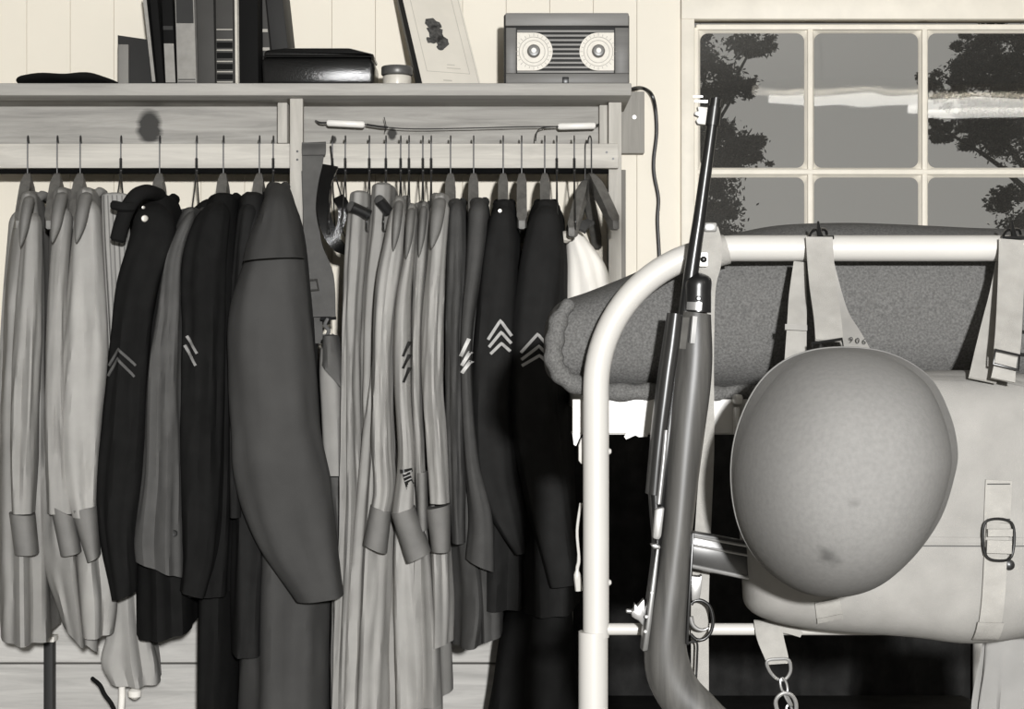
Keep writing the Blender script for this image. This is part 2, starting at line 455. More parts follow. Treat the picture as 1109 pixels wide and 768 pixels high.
# ------------------------------------------------------------------ the room
DW = 3.36; XL, XR, YF, ZT = -1.75, 2.7, -2.6, 2.65
WX0, WX1 = X_(754, DW), X_(754, DW) + 4 * X_(CX + 124, DW)
WZ1 = Z_(29, DW); WZ0 = WZ1 - 2 * (157 * DW / F)
link('floor', box(XL - .1, XR + .1, YF - .1, DW + .1, -0.06, 0), M_floor, smooth=False, kind='structure')
link('ceiling', box(XL - .1, XR + .1, YF - .1, DW + .1, ZT, ZT + .06), M_ceil, smooth=False, kind='structure')
link('wall_left', box(XL - .08, XL, YF, DW, 0, ZT), M_room, smooth=False, kind='structure')
link('wall_right', box(XR, XR + .08, YF, DW, 0, ZT), M_room, smooth=False, kind='structure')
link('wall_front', box(XL, XR, YF - .08, YF, 0, ZT), M_room, smooth=False, kind='structure')
B0, B1 = DW + 0.018, DW + 0.09
wall = link('wall_back', join(box(XL, WX0 - .03, B0, B1, 0, ZT), box(WX1 + .03, XR, B0, B1, 0, ZT),
            box(WX0 - .03, WX1 + .03, B0, B1, 0, WZ0 - .03), box(WX0 - .03, WX1 + .03, B0, B1, WZ1 + .03, ZT)),
            M_wallcore, smooth=False, kind='structure')
PW = 0.0835
def plank(x0, z0, z1, cache={}):
    key = (round(z0, 4), round(z1, 4))
    if key not in cache:
        o = link('plank', box(0.0002, PW - 0.0002, 0, 0.02, z0, z1, 0.0009), M_wall, None, smooth=False, local=True)
        cache[key] = o.data
        o.parent = wall; o.location = Vector((x0, DW, 0)) - Vector(wall.location); return o
    o = bpy.data.objects.new('plank', cache[key]); COL.objects.link(o); o.parent = wall
    o.location = Vector((x0, DW, 0)) - Vector(wall.location); return o
x = WX0 - 0.03
while x - PW > XL: x -= PW; plank(x, 0.0, ZT)
x = WX0 - 0.03
while x < WX1 + .03: plank(x, 0, WZ0 - .03); plank(x, WZ1 + .03, ZT); x += PW
while x + PW < XR: plank(x, 0, ZT); x += PW
# low pine boarding behind the hanging clothes
M_low = wood('low_pine_boarding', 0.52, 0.06, 'X', contrast=0.3, scale=40)
zs = [(0.664, 0.84), (0.455, 0.661), (0.235, 0.453), (0.02, 0.233)]
for a, b in zs:
    link('pine_board', box(XL + .02, 0.12, DW - .026, DW - .009, a, b, .003), M_low, wall, smooth=False)

link('joint_shade_sheet', box(XL + .03, 0.11, DW - .008, DW - .0005, .03, .83), mat('painted_joint_shade', .02, .9), wall, smooth=False)  # dark sheet added behind the boards, paints the shade in their gaps

# window: frame, muntin bars, eight panes with a rounded putty bead in each
win = root('window_1', 'multi-pane window with cream painted bars above the rolled bedding', 'window', ((WX0 + WX1) / 2, DW, WZ0))
win['kind'] = 'structure'; del win['category']
pw, ph = (WX1 - WX0) / 4, (WZ1 - WZ0) / 2
link('casing', join(box(WX0 - .03, WX0 - .004, DW - .012, DW + .03, WZ0 - .05, WZ1 + .06, .003), box(WX1 + .004, WX1 + .03, DW - .012, DW + .03, WZ0 - .05, WZ1 + .06, .003),
     box(WX0 - .03, WX1 + .03, DW - .014, DW + .03, WZ1 + .012, WZ1 + .06, .003)), M_trim, win)
link('window_sill', box(WX0 - .05, WX1 + .05, DW - .05, DW + .03, WZ0 - .05, WZ0 - .015, .004), M_trim, win)
for i in range(5):
    xx = WX0 + i * pw; link('muntin', box(xx - .0055, xx + .0055, DW + .002, DW + .03, WZ0, WZ1, .003), M_trim, win)
for j in range(3):
    zz = WZ0 + j * ph; link('muntin', box(WX0, WX1, DW + .001, DW + .031, zz - .0055, zz + .0055, .003), M_trim, win)
gl = bpy.data.materials.new('window_glass'); gl.use_nodes = True
nt = gl.node_tree; nt.nodes.remove(nt.nodes['Principled BSDF'])
tr = nt.nodes.new('ShaderNodeBsdfTransparent'); gs = nt.nodes.new('ShaderNodeBsdfGlossy'); gs.inputs['Roughness'].default_value = 0.018
fr = nt.nodes.new('ShaderNodeFresnel'); fr.inputs[0].default_value = 1.6
ms = nt.nodes.new('ShaderNodeMixShader'); ns = nt.nodes.new('ShaderNodeTexNoise'); ns.inputs['Scale'].default_value = 4.5
bp = nt.nodes.new('ShaderNodeBump'); bp.inputs['Strength'].default_value = 0.05; bp.inputs['Distance'].default_value = 0.01
df = nt.nodes.new('ShaderNodeBsdfDiffuse'); df.inputs[0].default_value = (0.5, 0.48, 0.43, 1)
ms2 = nt.nodes.new('ShaderNodeMixShader'); ms2.inputs[0].default_value = 0.045
tc_ = nt.nodes.new('ShaderNodeTexCoord'); nt.links.new(tc_.outputs['Object'], ns.inputs['Vector'])
nt.links.new(ns.outputs['Fac'], bp.inputs['Height']); nt.links.new(bp.outputs['Normal'], gs.inputs['Normal'])
nt.links.new(tr.outputs[0], ms2.inputs[1]); nt.links.new(df.outputs[0], ms2.inputs[2])
nt.links.new(fr.outputs[0], ms.inputs[0]); nt.links.new(ms2.outputs[0], ms.inputs[1]); nt.links.new(gs.outputs[0], ms.inputs[2])
nt.links.new(ms.outputs[0], nt.nodes['Material Output'].inputs[0])
rr = random.Random(5)
for i in range(4):
    for j in range(2):
        x0, x1 = WX0 + i * pw + .0045, WX0 + (i + 1) * pw - .0045; z0, z1 = WZ0 + j * ph + .0045, WZ0 + (j + 1) * ph - .0045
        # bead: rectangular outside, rounded opening inside
        cxp, czp = (x0 + x1) / 2, (z0 + z1) / 2; n = 40; V = []; Fs = []
        def ring(hx, hz, r, y):
            out = []
            for k in range(n):
                q = k // (n // 4); a = math.pi / 2 * (q + (k % (n // 4)) / (n // 4 - 1))
                sx, sz = [(1, 1), (-1, 1), (-1, -1), (1, -1)][q]
                out.append(Vector((cxp + sx * (hx - r) + r * math.cos(a), y, czp + sz * (hz - r) + r * math.sin(a))))
            return out
        hx, hz = (x1 - x0) / 2, (z1 - z0) / 2
        for rg in (ring(hx, hz, .001, DW + .008), ring(hx - .003, hz - .003, .011, DW + .012), ring(hx - .005, hz - .005, .015, DW + .018)): V += rg
        for a in range(2):
            for k in range(n): Fs.append([a * n + k, a * n + (k + 1) % n, (a + 1) * n + (k + 1) % n, (a + 1) * n + k])
        link('glazing_bead', (V, Fs), M_trim, win)
        t1, t2 = rr.uniform(-.0006, .0006), (.0, .0002, .001, .0)[i]
        V = [Vector((xx, DW + .0195 + t1 * (xx - cxp) / hx * .4 + t2 * (zz - czp) / hz * .4, zz)) for zz in (z0, z1) for xx in (x0, x1)]
        link('pane', (V, [[0, 1, 3, 2]]), gl, win, smooth=False)

# outdoors: ground and two leafy trees
link('ground', box(-60, 60, DW + .3, 70, -.5, -.3), mat('grass_ground', 0.1, 0.95, 0.05), smooth=False, kind='structure')
M_leaf = mat('tree_leaves', 0.035, 0.8, 0.05, 0.3, 8); M_bark = mat('tree_bark', 0.03, 0.9, 0.05)
def tree(label, px, py, d, blobs, seed, nleaf):
    r_ = random.Random(seed); base = P(px, py, d); base.z = -.3
    t = root('leafy_tree', label, 'tree', base, 'trees outside the window')
    top = P(px, py, d)
    path = catmull([base, base.lerp(top, .4) + Vector((.08, 0, 0)), base.lerp(top, .8) + Vector((-.05, 0, 0)), top + Vector((0, 0, .4))], 14)
    link('trunk', tube(path, [.14 - .009 * i for i in range(15)], 10), M_bark, t)
    V, Fs = [], []
    for (bx, by, rx, ry, wgt) in blobs:
        c = P(bx, by, d); a, b = rx * d / F, ry * d / F
        link('branch', tube(catmull([path[9], (path[9] + c) / 2 + Vector((0, 0, .12)), c], 6), [.05, .045, .04, .03, .025, .02, .012], 6), M_bark, t)
        subs = []
        for _ in range(22):
            q = Vector((r_.gauss(0, .5), r_.gauss(0, .5), r_.gauss(0, .5)))
            subs.append((c + Vector((q.x * a, q.y * min(a, b), q.z * b)), r_.uniform(.12, .42)))
        for _ in range(int(nleaf * wgt)):
            sc_, sr = r_.choice(subs)
            q = Vector((r_.gauss(0, .5), r_.gauss(0, .5), r_.gauss(0, .35)))
            ctr = sc_ + q * sr * max(a, b)
            u = Vector((r_.uniform(-1, 1), r_.uniform(-1, 1), r_.uniform(-1, 1))).normalized(); v = u.orthogonal().normalized()
            s = r_.uniform(.018, .048); n = len(V)
            V += [ctr - u * s, ctr + v * s * .5, ctr + u * s, ctr - v * s * .5]; Fs.append([n, n + 1, n + 2, n + 3])
    link('foliage', (V, Fs), M_leaf, t, smooth=False, kind='stuff')
tree('dark leafy tree outside behind the left window pane', 736, 150, 22.0,
     [(765, 80, 42, 45, 1), (748, 120, 50, 60, 1), (775, 150, 48, 28, .9), (760, 190, 50, 22, .6), (770, 225, 26, 30, .6), (815, 50, 26, 9, .25), (805, 170, 20, 6, .15), (800, 95, 22, 10, .25), (740, 250, 50, 40, 1)], 3, 6500)
tree('dark leafy tree outside behind the right window pane', 1150, 160, 22.0,
     [(1055, 60, 38, 24, .7), (1090, 75, 34, 36, 1), (1035, 90, 24, 22, .35), (1070, 140, 45, 30, .8), (1020, 140, 16, 14, .2), (1100, 120, 40, 40, 1), (1085, 215, 20, 14, .2), (1130, 90, 50, 70, 1), (1110, 250, 30, 40, .4)], 4, 6500)

# the ceiling lamp whose streak is mirrored in the panes
lamp = root('fluorescent_lamp', 'long white fluorescent tube lamp hanging near the ceiling, mirrored in window', 'lamp', (1.75, -.02, 2.15))
em = bpy.data.materials.new('lit_tube'); em.use_nodes = True
eb = em.node_tree.nodes['Principled BSDF']; eb.inputs['Emission Color'].default_value = (1, .97, .9, 1); eb.inputs['Emission Strength'].default_value = 11
link('tube', tube([(1.0, 0, 2.235), (2.45, 0, 2.235)], .019, 14), em, lamp)
link('tube', tube([(1.55, -.05, 2.205), (2.45, -.05, 2.205)], .019, 14), em, lamp)
link('reflector', box(.95, 2.5, -.12, .07, 2.27, 2.30, .004), M_wall, lamp)
link('hanger_rod', join(tube([(1.2, -.02, 2.3), (1.2, -.02, ZT)], .005, 8), tube([(2.3, -.02, 2.3), (2.3, -.02, ZT)], .005, 8)), M_wire, lamp)

# ------------------------------------------------------------------ shelf and clothes rail
DR = 3.17                                       # distance of the rail's face
rack = root('clothes_rack', 'pine wall shelf with hanging rail below, full of uniforms', 'clothes rack', (X_(330, DR), 3.3, 0))
SX0, SX1 = XL + .01, X_(684, 3.12)
link('shelf_board', box(SX0, SX1, 3.12, DW - .002, Z_(103.5, 3.12), Z_(90, 3.12), .002), wood('shelf_pine', .36, .08, 'X'), rack)
ZS = Z_(90, 3.12)                               # top of the shelf
for (a, b, kn) in ((SX0, X_(302, 3.27), [(X_(163, 3.27), Z_(139, 3.27), .024)]), (X_(326, 3.27), X_(652, 3.27), [(X_(425, 3.27), Z_(146, 3.27), .009), (X_(362, 3.27), Z_(152, 3.27), .006)])):
    o_ = origin_of(rack)
    link('back_board', box(a, b, 3.26, 3.28, Z_(176, 3.27), Z_(98, 3.27), .001),
         wood('pine_knotty_%d' % len(MATS), .34, .08, 'X', knots=[(k[0] - o_.x, k[1] - o_.z, k[2]) for k in kn], contrast=.3), rack)
link('rail', pbox(0 - 60, 322, 155.5, 182, DR, DR, DR + .019), M_pine, rack)
link('rail', pbox(347, 670, 155.5, 182, DR, DR, DR + .019), M_pine, rack)
link('rail_shade_strip', box(X_(-60, DR), X_(660, DR), DR + .021, DR + .034, Z_(186.5, DR), Z_(180, DR), .001), mat('painted_rail_shade', .006, .95, .02, spec=.02), rack, label='added dark strip, painted shade under the pale rail')  # black strip added below the rail, paints its shadow line
link('upright', box(X_(314, 3.15), X_(328, 3.15), 3.148, 3.168, .0, Z_(104, 3.12), .0015), M_pinez, rack)
link('upright', box(X_(300.5, 3.2), X_(311, 3.2), 3.20, DW - .002, Z_(155, 3.2), Z_(104, 3.12), .0015), M_pinez, rack)
link('upright', box(X_(659, 3.2), X_(673, 3.2), 3.195, 3.25, Z_(415, 3.2), Z_(104, 3.12), .0015), M_pinez, rack)
link('upright', box(X_(649.5, 3.22), X_(658.5, 3.22), 3.23, DW - .002, Z_(160, 3.2), Z_(104, 3.12), .0015), M_pinez, rack)
link('upright', box(X_(667, 3.3), X_(677, 3.3), 3.28, DW - .002, Z_(400, 3.3), Z_(185, 3.3), .0015), M_pinedark, rack)
link('wall_cleat', box(X_(672, DW - .03), X_(698, DW - .03), DW - .03, DW - .001, Z_(166, DW - .03), Z_(99, DW - .03), .0015), wood('cleat_pine', .3, .1, 'Z'), rack)
for (a, b) in ((322, 164), (322, 173), (657, 165), (664, 172)):
    c = P(a, b, DR if a > 400 else 3.148); link('nail_head', lathe([(.0022, -.0012), (.0022, .001)], c, (0, 1, 0), 8), M_wire, rack)
c = P(687, 127, DW - .03); link('nail_head', lathe([(.004, -.002), (.004, .001)], c, (0, 1, 0), 10), M_steel, rack)

# the strung wire with its two porcelain insulators
aw = root('antenna_wire', 'thin wire strung under the shelf between two white porcelain insulators', 'wire', P(500, 138, 3.22))
for i_, (a, b, c, d) in enumerate(((354, 133, 395, 135), (604, 137, 645, 136))):
    A, B = P(a, b, 3.22), P(c, d, 3.22)
    link('insulator', lathe([(.004, 0), (.0065, .003), (.0065, (B - A).length - .003), (.004, (B - A).length)], A, B - A, 16), M_porc, aw)
link('strand', tube(catmull([P(395, 135, 3.22), P(440, 139.5, 3.22), P(500, 139, 3.22), P(560, 137.5, 3.22), P(604, 137, 3.22)], 30), .0011, 6), M_wire, aw)
link('wire_tail', tube(catmull([P(606, 137, 3.216), P(590, 138, 3.215), P(582, 142, 3.215), P(580, 153, 3.215)], 14), .0012, 6), M_wire, aw)
for g_ in (tube(catmull([P(354, 133, 3.22), P(347, 133, 3.22), P(342, 131, 3.25)], 8), .002, 6), tube([P(645, 136, 3.22), P(652, 134, 3.25)], .002, 6),
     tube(catmull([P(397, 135, 3.219), P(410, 137, 3.217), P(420, 138, 3.22)], 8), .0022, 6), tube(catmull([P(416, 127, 3.219), P(418, 136, 3.217), P(417, 143, 3.22)], 8), .0009, 6)):
    link('wire_tie', g_, M_wire, aw)

# ------------------------------------------------------------------ things on the shelf
def quad(pts, d0, d1, dref, bev=.001): return prism(pts, dref, d0, d1, bev)
DS = 3.14
def book(label, bl, br, tl, tr, ytop, m, pages=None, bands=(), depth=.15, d=DS):
    """standing book, spine to the viewer; bl, br bottom corners, tl, tr top corners in pixels"""
    yb = CY - (ZS + .0005 - ZC) * F / d
    b = root('book', label, 'book', (X_((bl + br) / 2, d), d + depth / 2, ZS), 'books on the shelf')
    def at(u, v): return (bl + (br - bl) * u + ((tl - bl) * (1 - u) + (tr - br) * u) * v, yb + (ytop - yb) * v)
    link('spine', quad([at(0, 0), at(1, 0), at(1, 1), at(0, 1)], d, d + .008, d, .002), m, b)
    link('cover', quad([at(0, 0), at(.12, 0), at(.12, 1), at(0, 1)], d + .0082, d + depth, d), m, b)
    link('cover', quad([at(.88, 0), at(1, 0), at(1, 1), at(.88, 1)], d + .0082, d + depth, d), m, b)
    link('pages', quad([at(.13, .02), at(.87, .02), at(.87, .97), at(.13, .97)], d + .0084, d + depth - .004, d), M_paper, b)
    for (v0, v1, bm_) in bands:
        link('spine_band', quad([at(.06, v0), at(.94, v0), at(.94, v1), at(.06, v1)], d - .0012, d + .001, d, 0), bm_, b)
    return b, at
M_paper = mat('book_paper', .5, .9, .12, .1, 80)
M_bk1 = mat('book_cloth_black', .007, .8, .03, spec=.1); M_bk2 = mat('book_cloth_dark', .024, .7, .05); M_bk3 = mat('book_cloth_grey', .26, .8, .08, .12, 60); M_bk4 = mat('book_cloth_brown', .045, .7, .08)
M_gold = mat('spine_gilt', .35, .4, .12)
# squat box beside the books
bx = root('cardboard_box', 'squat dark box with a pale narrow end standing beside the books', 'box', (X_(143, 3.16), 3.2, ZS))
link('end_panel', join(box(X_(128, 3.14), X_(139, 3.14), 3.14, 3.15, ZS + .001, Z_(48, 3.14), .001)), mat('box_label', .2, .8, .08), bx)
Vb = [Vector((X_(126, 3.14), 3.151, ZS)), Vector((X_(166, 3.16), 3.19, ZS)), Vector((X_(160, 3.2), 3.34, ZS)), Vector((X_(124, 3.2), 3.32, ZS))]
hts = [Z_(38, 3.15) - ZS, Z_(41, 3.16) - ZS, Z_(44, 3.2) - ZS, Z_(44, 3.2) - ZS]
link('box_body', (Vb + [v + Vector((0, 0, h)) for v, h in zip(Vb, hts)], [[0, 1, 2, 3], [4, 5, 6, 7], [0, 1, 5, 4], [1, 2, 6, 5], [2, 3, 7, 6], [3, 0, 4, 7]]), M_bk2, bx, smooth=False)
YT = -14
book('thin black book leaning left at the end of the row', 165, 169, 153, 157.5, YT, M_bk1, bands=((.03, .97, M_bk3),), d=3.142)
book('black book with dangling ribbon between thin leaning book and labelled book', 170.5, 178, 161, 170, YT + 6, M_bk1, d=3.145)
book('dark book with a pale paper label low on its spine', 179, 191, 174, 186, YT, M_bk1, bands=((.02, .42, M_bk3), (.56, .60, M_bk2)))
bk, _at = book('fat pale grey cloth-bound book in the middle of the row', 192, 213, 189, 210, YT + 8, M_bk3, bands=((.02, .03, M_bk2), (.05, .06, M_bk2), (.68, .98, M_bk2)))
book('plain dark book right of the pale grey book', 214.5, 233, 212, 231, YT, M_bk4)
book('dark banded volume with gilt lines and a light edge', 234, 253.5, 233, 252.5, YT + 4, M_bk4, bands=tuple((v, v + .012, M_gold) for v in (.02, .13, .24, .36, .47, .58)) + tuple((v, v + .06, M_bk1) for v in (.05, .16, .28, .39)))
book('thin cream pamphlet wedged against the banded volume', 254.5, 258, 253.5, 257, YT + 12, M_paper)
book('broad black book left of the leather case', 259.5, 280, 258.5, 279, YT, M_bk1, depth=.12)
book('dark book with two gilt crescents leaning above the case', 286, 297, 275, 286, YT, M_bk4, d=3.20, depth=.12, bands=((.38, .41, M_gold), (.56, .59, M_gold)))
book('plain dark leaning book at the right end of the row', 298, 317, 287, 305, YT, M_bk2, d=3.205, depth=.12)
# crumpled cap at the left end
cp = Loft([(62, 77, 62, 88), (75, 76, 75, 88), (90, 74, 90, 88), (105, 77, 105, 88), (118, 82, 118, 88), (126, 86, 126, 88)], 3.2, [.05, .07, .08, .07, .06, .03], dref=3.14, folds=(.04, 4, 2), bot='round', capr=.08, M=20, N=20)
cp.k = [(k[0] - 0, k[1], k[2], k[3]) for k in [(10, 80, 10, 88.5), (40, 76, 40, 88.5), (70, 78, 70, 88.5), (92, 75, 92, 88.5), (112, 81, 112, 88.5), (127, 86.5, 127, 88.5)]]
link('flat_cap', cp.geo(), M_dark, label='flattened dark cloth cap lying on the shelf left of the box', cat='cap')
# leather case
lc = root('leather_case', 'glossy black leather toilet case lying on the shelf in front of the books', 'case', (X_(345, 3.15), 3.2, ZS))
yb = CY - (ZS + .001 - ZC) * F / 3.135
link('case_body', join(quad([(284, yb), (404, yb), (405, 66), (400, 62), (286, 62), (283, 66)], 3.135, 3.25, 3.135, .006)), M_leather, lc)
link('case_lid', quad([(285, 60.5), (403, 60.5), (404, 58), (378, 51.5), (310, 51.5), (287, 54)], 3.137, 3.248, 3.135, .004), M_leather, lc)
link('zip', tube([P(285, 61.3, 3.134), P(404, 61.3, 3.134)], .0012, 6), M_gunmetal, lc)
# jar
j_ = root('cream_jar', 'small white jar with a dark screw lid on the shelf', 'jar', P(430, 88, 3.15)); c = Vector((X_(430, 3.165), 3.165, ZS + .0008))
hj = Z_(73, 3.165) - ZS
link('jar_body', lathe([(.020, 0), (.0255, .002), (.0262, hj * .3), (.0255, hj * .5), (.022, hj * .56)], c, (0, 0, 1)), mat('milk_glass', .55, .3, .12, .12, 50), j_)
link('jar_lid', lathe([(.0275, hj * .56), (.0285, hj * .6), (.0285, hj * .95), (.027, hj)], c, (0, 0, 1)), mat('jar_lid_tin', .12, .4, .05, .1, 30, metal=.4), j_)
# leaning picture: yawed and tipped back
pr = root('framed_picture', 'black-edged picture with a dark emblem leaning back on the shelf', 'picture', P(480, 88, 3.2))
bl = Vector((X_(457, 3.18), 3.18, ZS + .001)); u = Vector((.108, .049, 0)); v = Vector((-.027, .060, .112))
nrm = u.cross(v).normalized()
if nrm.y > 0: nrm = -nrm
bl = bl + Vector((0, 0, .004))
v = v.normalized(); HV = .235; u_ = u.normalized(); UL = u.length
def pq(a0, a1, b0, b1, o0, o1):
    V = []
    for o in (o0, o1):
        for (a, b) in ((a0, b0), (a1, b0), (a1, b1), (a0, b1)): V.append(bl + u_ * a + v * b + nrm * o)
    return V, [[0, 1, 2, 3], [4, 5, 6, 7], [0, 1, 5, 4], [1, 2, 6, 5], [2, 3, 7, 6], [3, 0, 4, 7]]
link('picture_sheet', pq(0, UL, 0, HV, -.002, 0), mat('picture_paper', .70, .6, .12, .03, 30), pr, smooth=False)
link('frame_edge', pq(-.010, -.0005, 0, HV, -.004, .004), M_black, pr, smooth=False)
M_faint = mat('faint_print', .5, .6, .12, .03)
link('printed_border', join(pq(.016, .0172, .035, HV - .02, .0002, .0005), pq(UL - .018, UL - .0168, .035, HV - .02, .0002, .0005), pq(.016, UL - .0168, .034, .0352, .0002, .0005), pq(UL - .004, UL - .003, 0, HV, .0002, .0005)), M_faint, pr, smooth=False)
link('printed_line', join(pq(.058, .085, .044, .046, .0002, .0005), pq(.060, .075, .052, .054, .0002, .0005), pq(.045, .062, .014, .017, .0002, .0005)), M_faint, pr, smooth=False)
eg = []
r_ = random.Random(8)
for (a, b, ra, rb) in ((.052, .126, .016, .022), (.040, .108, .012, .008), (.062, .108, .013, .013), (.056, .094, .009, .008), (.05, .148, .018, .014)):
    n = 14; V = []
    for k in range(n):
        q = 2 * math.pi * k / n; s = r_.uniform(.75, 1.15)
        V.append(bl + u_ * (a + ra * s * math.cos(q)) + v * (b + rb * s * math.sin(q)) + nrm * .0007)
    eg.append((V, [list(range(n))]))
link('printed_emblem', join(*eg), mat('emblem_ink', .07, .7, .05, .5, 200), pr, smooth=False)
# radio
rd = root('table_radio', 'wooden table radio with two round dials and a slatted grille', 'radio', (X_(614, 3.14), 3.2, ZS))
RZ = ZS + .001; DRD = 3.135
rx0, rx1 = X_(545.5, DRD), X_(682, DRD); rz1 = Z_(14, DRD)
M_radio = wood('radio_cabinet_wood', .15, .06, 'X', contrast=.15, rough=.45)
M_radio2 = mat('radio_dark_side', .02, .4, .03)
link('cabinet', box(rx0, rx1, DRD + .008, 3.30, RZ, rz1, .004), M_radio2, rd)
zf = Z_(28, DRD)
link('front_panel', join(box(rx0 + .004, rx1 - .002, DRD, DRD + .009, RZ + .001, Z_(79.5, DRD), .0015), box(rx0 + .004, X_(559, DRD), DRD, DRD + .009, Z_(79.5, DRD), zf - .003, .0015),
     box(X_(666, DRD), rx1 - .002, DRD, DRD + .009, Z_(79.5, DRD), zf - .003, .0015)), M_radio, rd)
link('top_panel', box(rx0 + .003, rx1 - .002, DRD - .001, DRD + .012, zf, rz1, .002), wood('radio_top_wood', .21, .06, 'X', contrast=.15, rough=.45), rd)
link('grille_back', box(X_(559, DRD), X_(666, DRD), DRD + .006, DRD + .008, Z_(80, DRD), zf - .002), M_bk2, rd)
for k in range(10):
    yy = 33.5 + k * 4.9
    link('grille_slat', box(X_(560, DRD), X_(665, DRD), DRD + .001, DRD + .0055, Z_(yy + 1.2, DRD), Z_(yy - 1.2, DRD), .0008), mat('grille_paint', .24, .5, .06), rd)
M_dial = mat('dial_face', .62, .4, .12, .06, 120); M_ring = mat('dial_print', .3, .5, .1)
for sgn, cx_, ex in ((-1, 578, 560), (1, 648, 665)):
    pts = []
    rr_ = 20.5
    for k in range(25):
        a = math.radians(-90 + 180 * k / 24); pts.append((cx_ - sgn * rr_ * math.cos(a), 56 + rr_ * math.sin(a)))
    pts += [(ex, 56 + rr_), (ex, 56 - rr_)]
    dl = link('dial', prism(pts, DRD, DRD - .0015, DRD + .001), M_dial, rd)
    cc = P(cx_, 56, DRD); cc.y = DRD - .0016
    for R in (.020, .026):
        link('dial_ring', tube(arc3(cc, R, 0, 360, 'xz', 40)[:-1], .0005, 6, True), M_ring, dl)
    tk = []
    for k in range(24):
        a = 2 * math.pi * k / 24; e1 = cc + Vector((math.cos(a), 0, math.sin(a))) * .0275; e2 = cc + Vector((math.cos(a), 0, math.sin(a))) * (.0315 if k % 3 else .033)
        tk.append(tube([e1, e2], .00045, 5))
    link('dial_ticks', join(*tk), M_ring, dl)
    link('knob', lathe([(.0115, 0), (.0115, .008), (.009, .012), (.004, .0125)], cc, (0, -1, 0)), mat('knob_plastic', .16, .3, .06, .05), rd)
    link('knob_cap', lathe([(.0045, .0126), (.0045, .0140), (.003, .0146)], cc, (0, -1, 0)), M_porc, rd)
link('latch', box(X_(609, DRD), X_(616, DRD), DRD - .003, DRD, RZ + .0005, Z_(83.5, DRD), .001), M_black, rd)
link('cord', tube(catmull([Vector((rx1 - .01, 3.31, RZ + .004)), P(686, 96, 3.33), P(697, 96, 3.36), P(706, 103, DW - .02), P(710, 120, DW - .012), P(711, 145, DW - .01), P(708, 172, DW - .01), P(708.5, 190, DW - .01), P(713, 215, DW - .01), P(712, 240, DW - .01), P(714, 282, DW - .01), P(713, 330, DW - .01)], 80), .0036, 8), M_black, rd, label='black power cord drooping down the wall')
# ------------------------------------------------------------------ hangers
def hanger_board():
    V, Fs = [], []; n = 28
    for i in range(n + 1):
        s = -1 + 2 * i / n
        y = s * .185; zt = -.055 - .10 * abs(s) ** 1.25; h = .034 - .010 * abs(s); tx = .0088 * (.5 + .5 * min(1, abs(s) / .3))
        if i in (0, n): h *= .6; tx *= .6
        for (a, b) in ((-1, 0), (-.6, .2), (.6, .2), (1, 0), (1, -1), (.6, -1.15), (-.6, -1.15), (-1, -1)):
            V.append(Vector((a * tx, y, zt + b * h * (.85 if b < 0 else .1))))
    for i in range(n):
        for k in range(8): Fs.append([i * 8 + k, i * 8 + (k + 1) % 8, (i + 1) * 8 + (k + 1) % 8, (i + 1) * 8 + k])
    Fs.append(list(range(8))); Fs.append([n * 8 + k for k in range(8)])
    return V, Fs
def hook_path(zb):
    return [Vector((0, -.004, zb)), Vector((0, -.004, -.004))] + arc3((0, .0095, .0), .0135, 180, -20, 'yz', 12)
def wire_loop():
    pts = [Vector((0, -.004, -.055)), Vector((0, -.06, -.085)), Vector((0, -.175, -.145)), Vector((0, -.19, -.16)), Vector((0, -.175, -.17)), Vector((0, 0, -.17)), Vector((0, .15, -.17)), Vector((0, .165, -.16)), Vector((0, .15, -.145)), Vector((0, .05, -.085))]
    return catmull(pts, 60, True)
def twist(zb, zt):
    g = []
    for ph in (0, math.pi):
        g.append(tube([Vector((.0018 * math.cos(ph + i * .9), -.004 + .0018 * math.sin(ph + i * .9), zb + (zt - zb) * i / 30)) for i in range(31)], .0011, 5))
    return join(*g)
HANG = {}
def hanger(kind, px, label, rot=0.0, dz=0.0):
    """hooks over the rail at pixel column px; copies share mesh data"""
    loc = Vector((X_(px, DR), DR, Z_(155.5, DR) + .0015 + dz)); rot = rot - .7 * X_(px, DR) / DR
    nm = {'wood': 'wooden_hanger', 'wire': 'wire_hanger'}[kind]
    t = root(nm, label, 'hanger', loc, 'hangers on the rail', rot)
    if kind not in HANG:
        if kind == 'wood':
            L_ = [link('board', hanger_board(), M_hangerwood, t, local=True), link('hook', tube(hook_path(-.058), .0013, 7), M_wire, t, local=True)]
        else:
            L_ = [link('frame', tube(wire_loop(), .0013, 6, True), M_wire, t, local=True), link('hook', tube(hook_path(-.03), .0013, 7), M_wire, t, local=True),
                  link('twisted_neck', twist(-.056, -.028), M_wire, t, local=True)]
        HANG[kind] = L_
    else:
        for o in HANG[kind]:
            c = o.copy(); COL.objects.link(c); c.parent = t
    return t

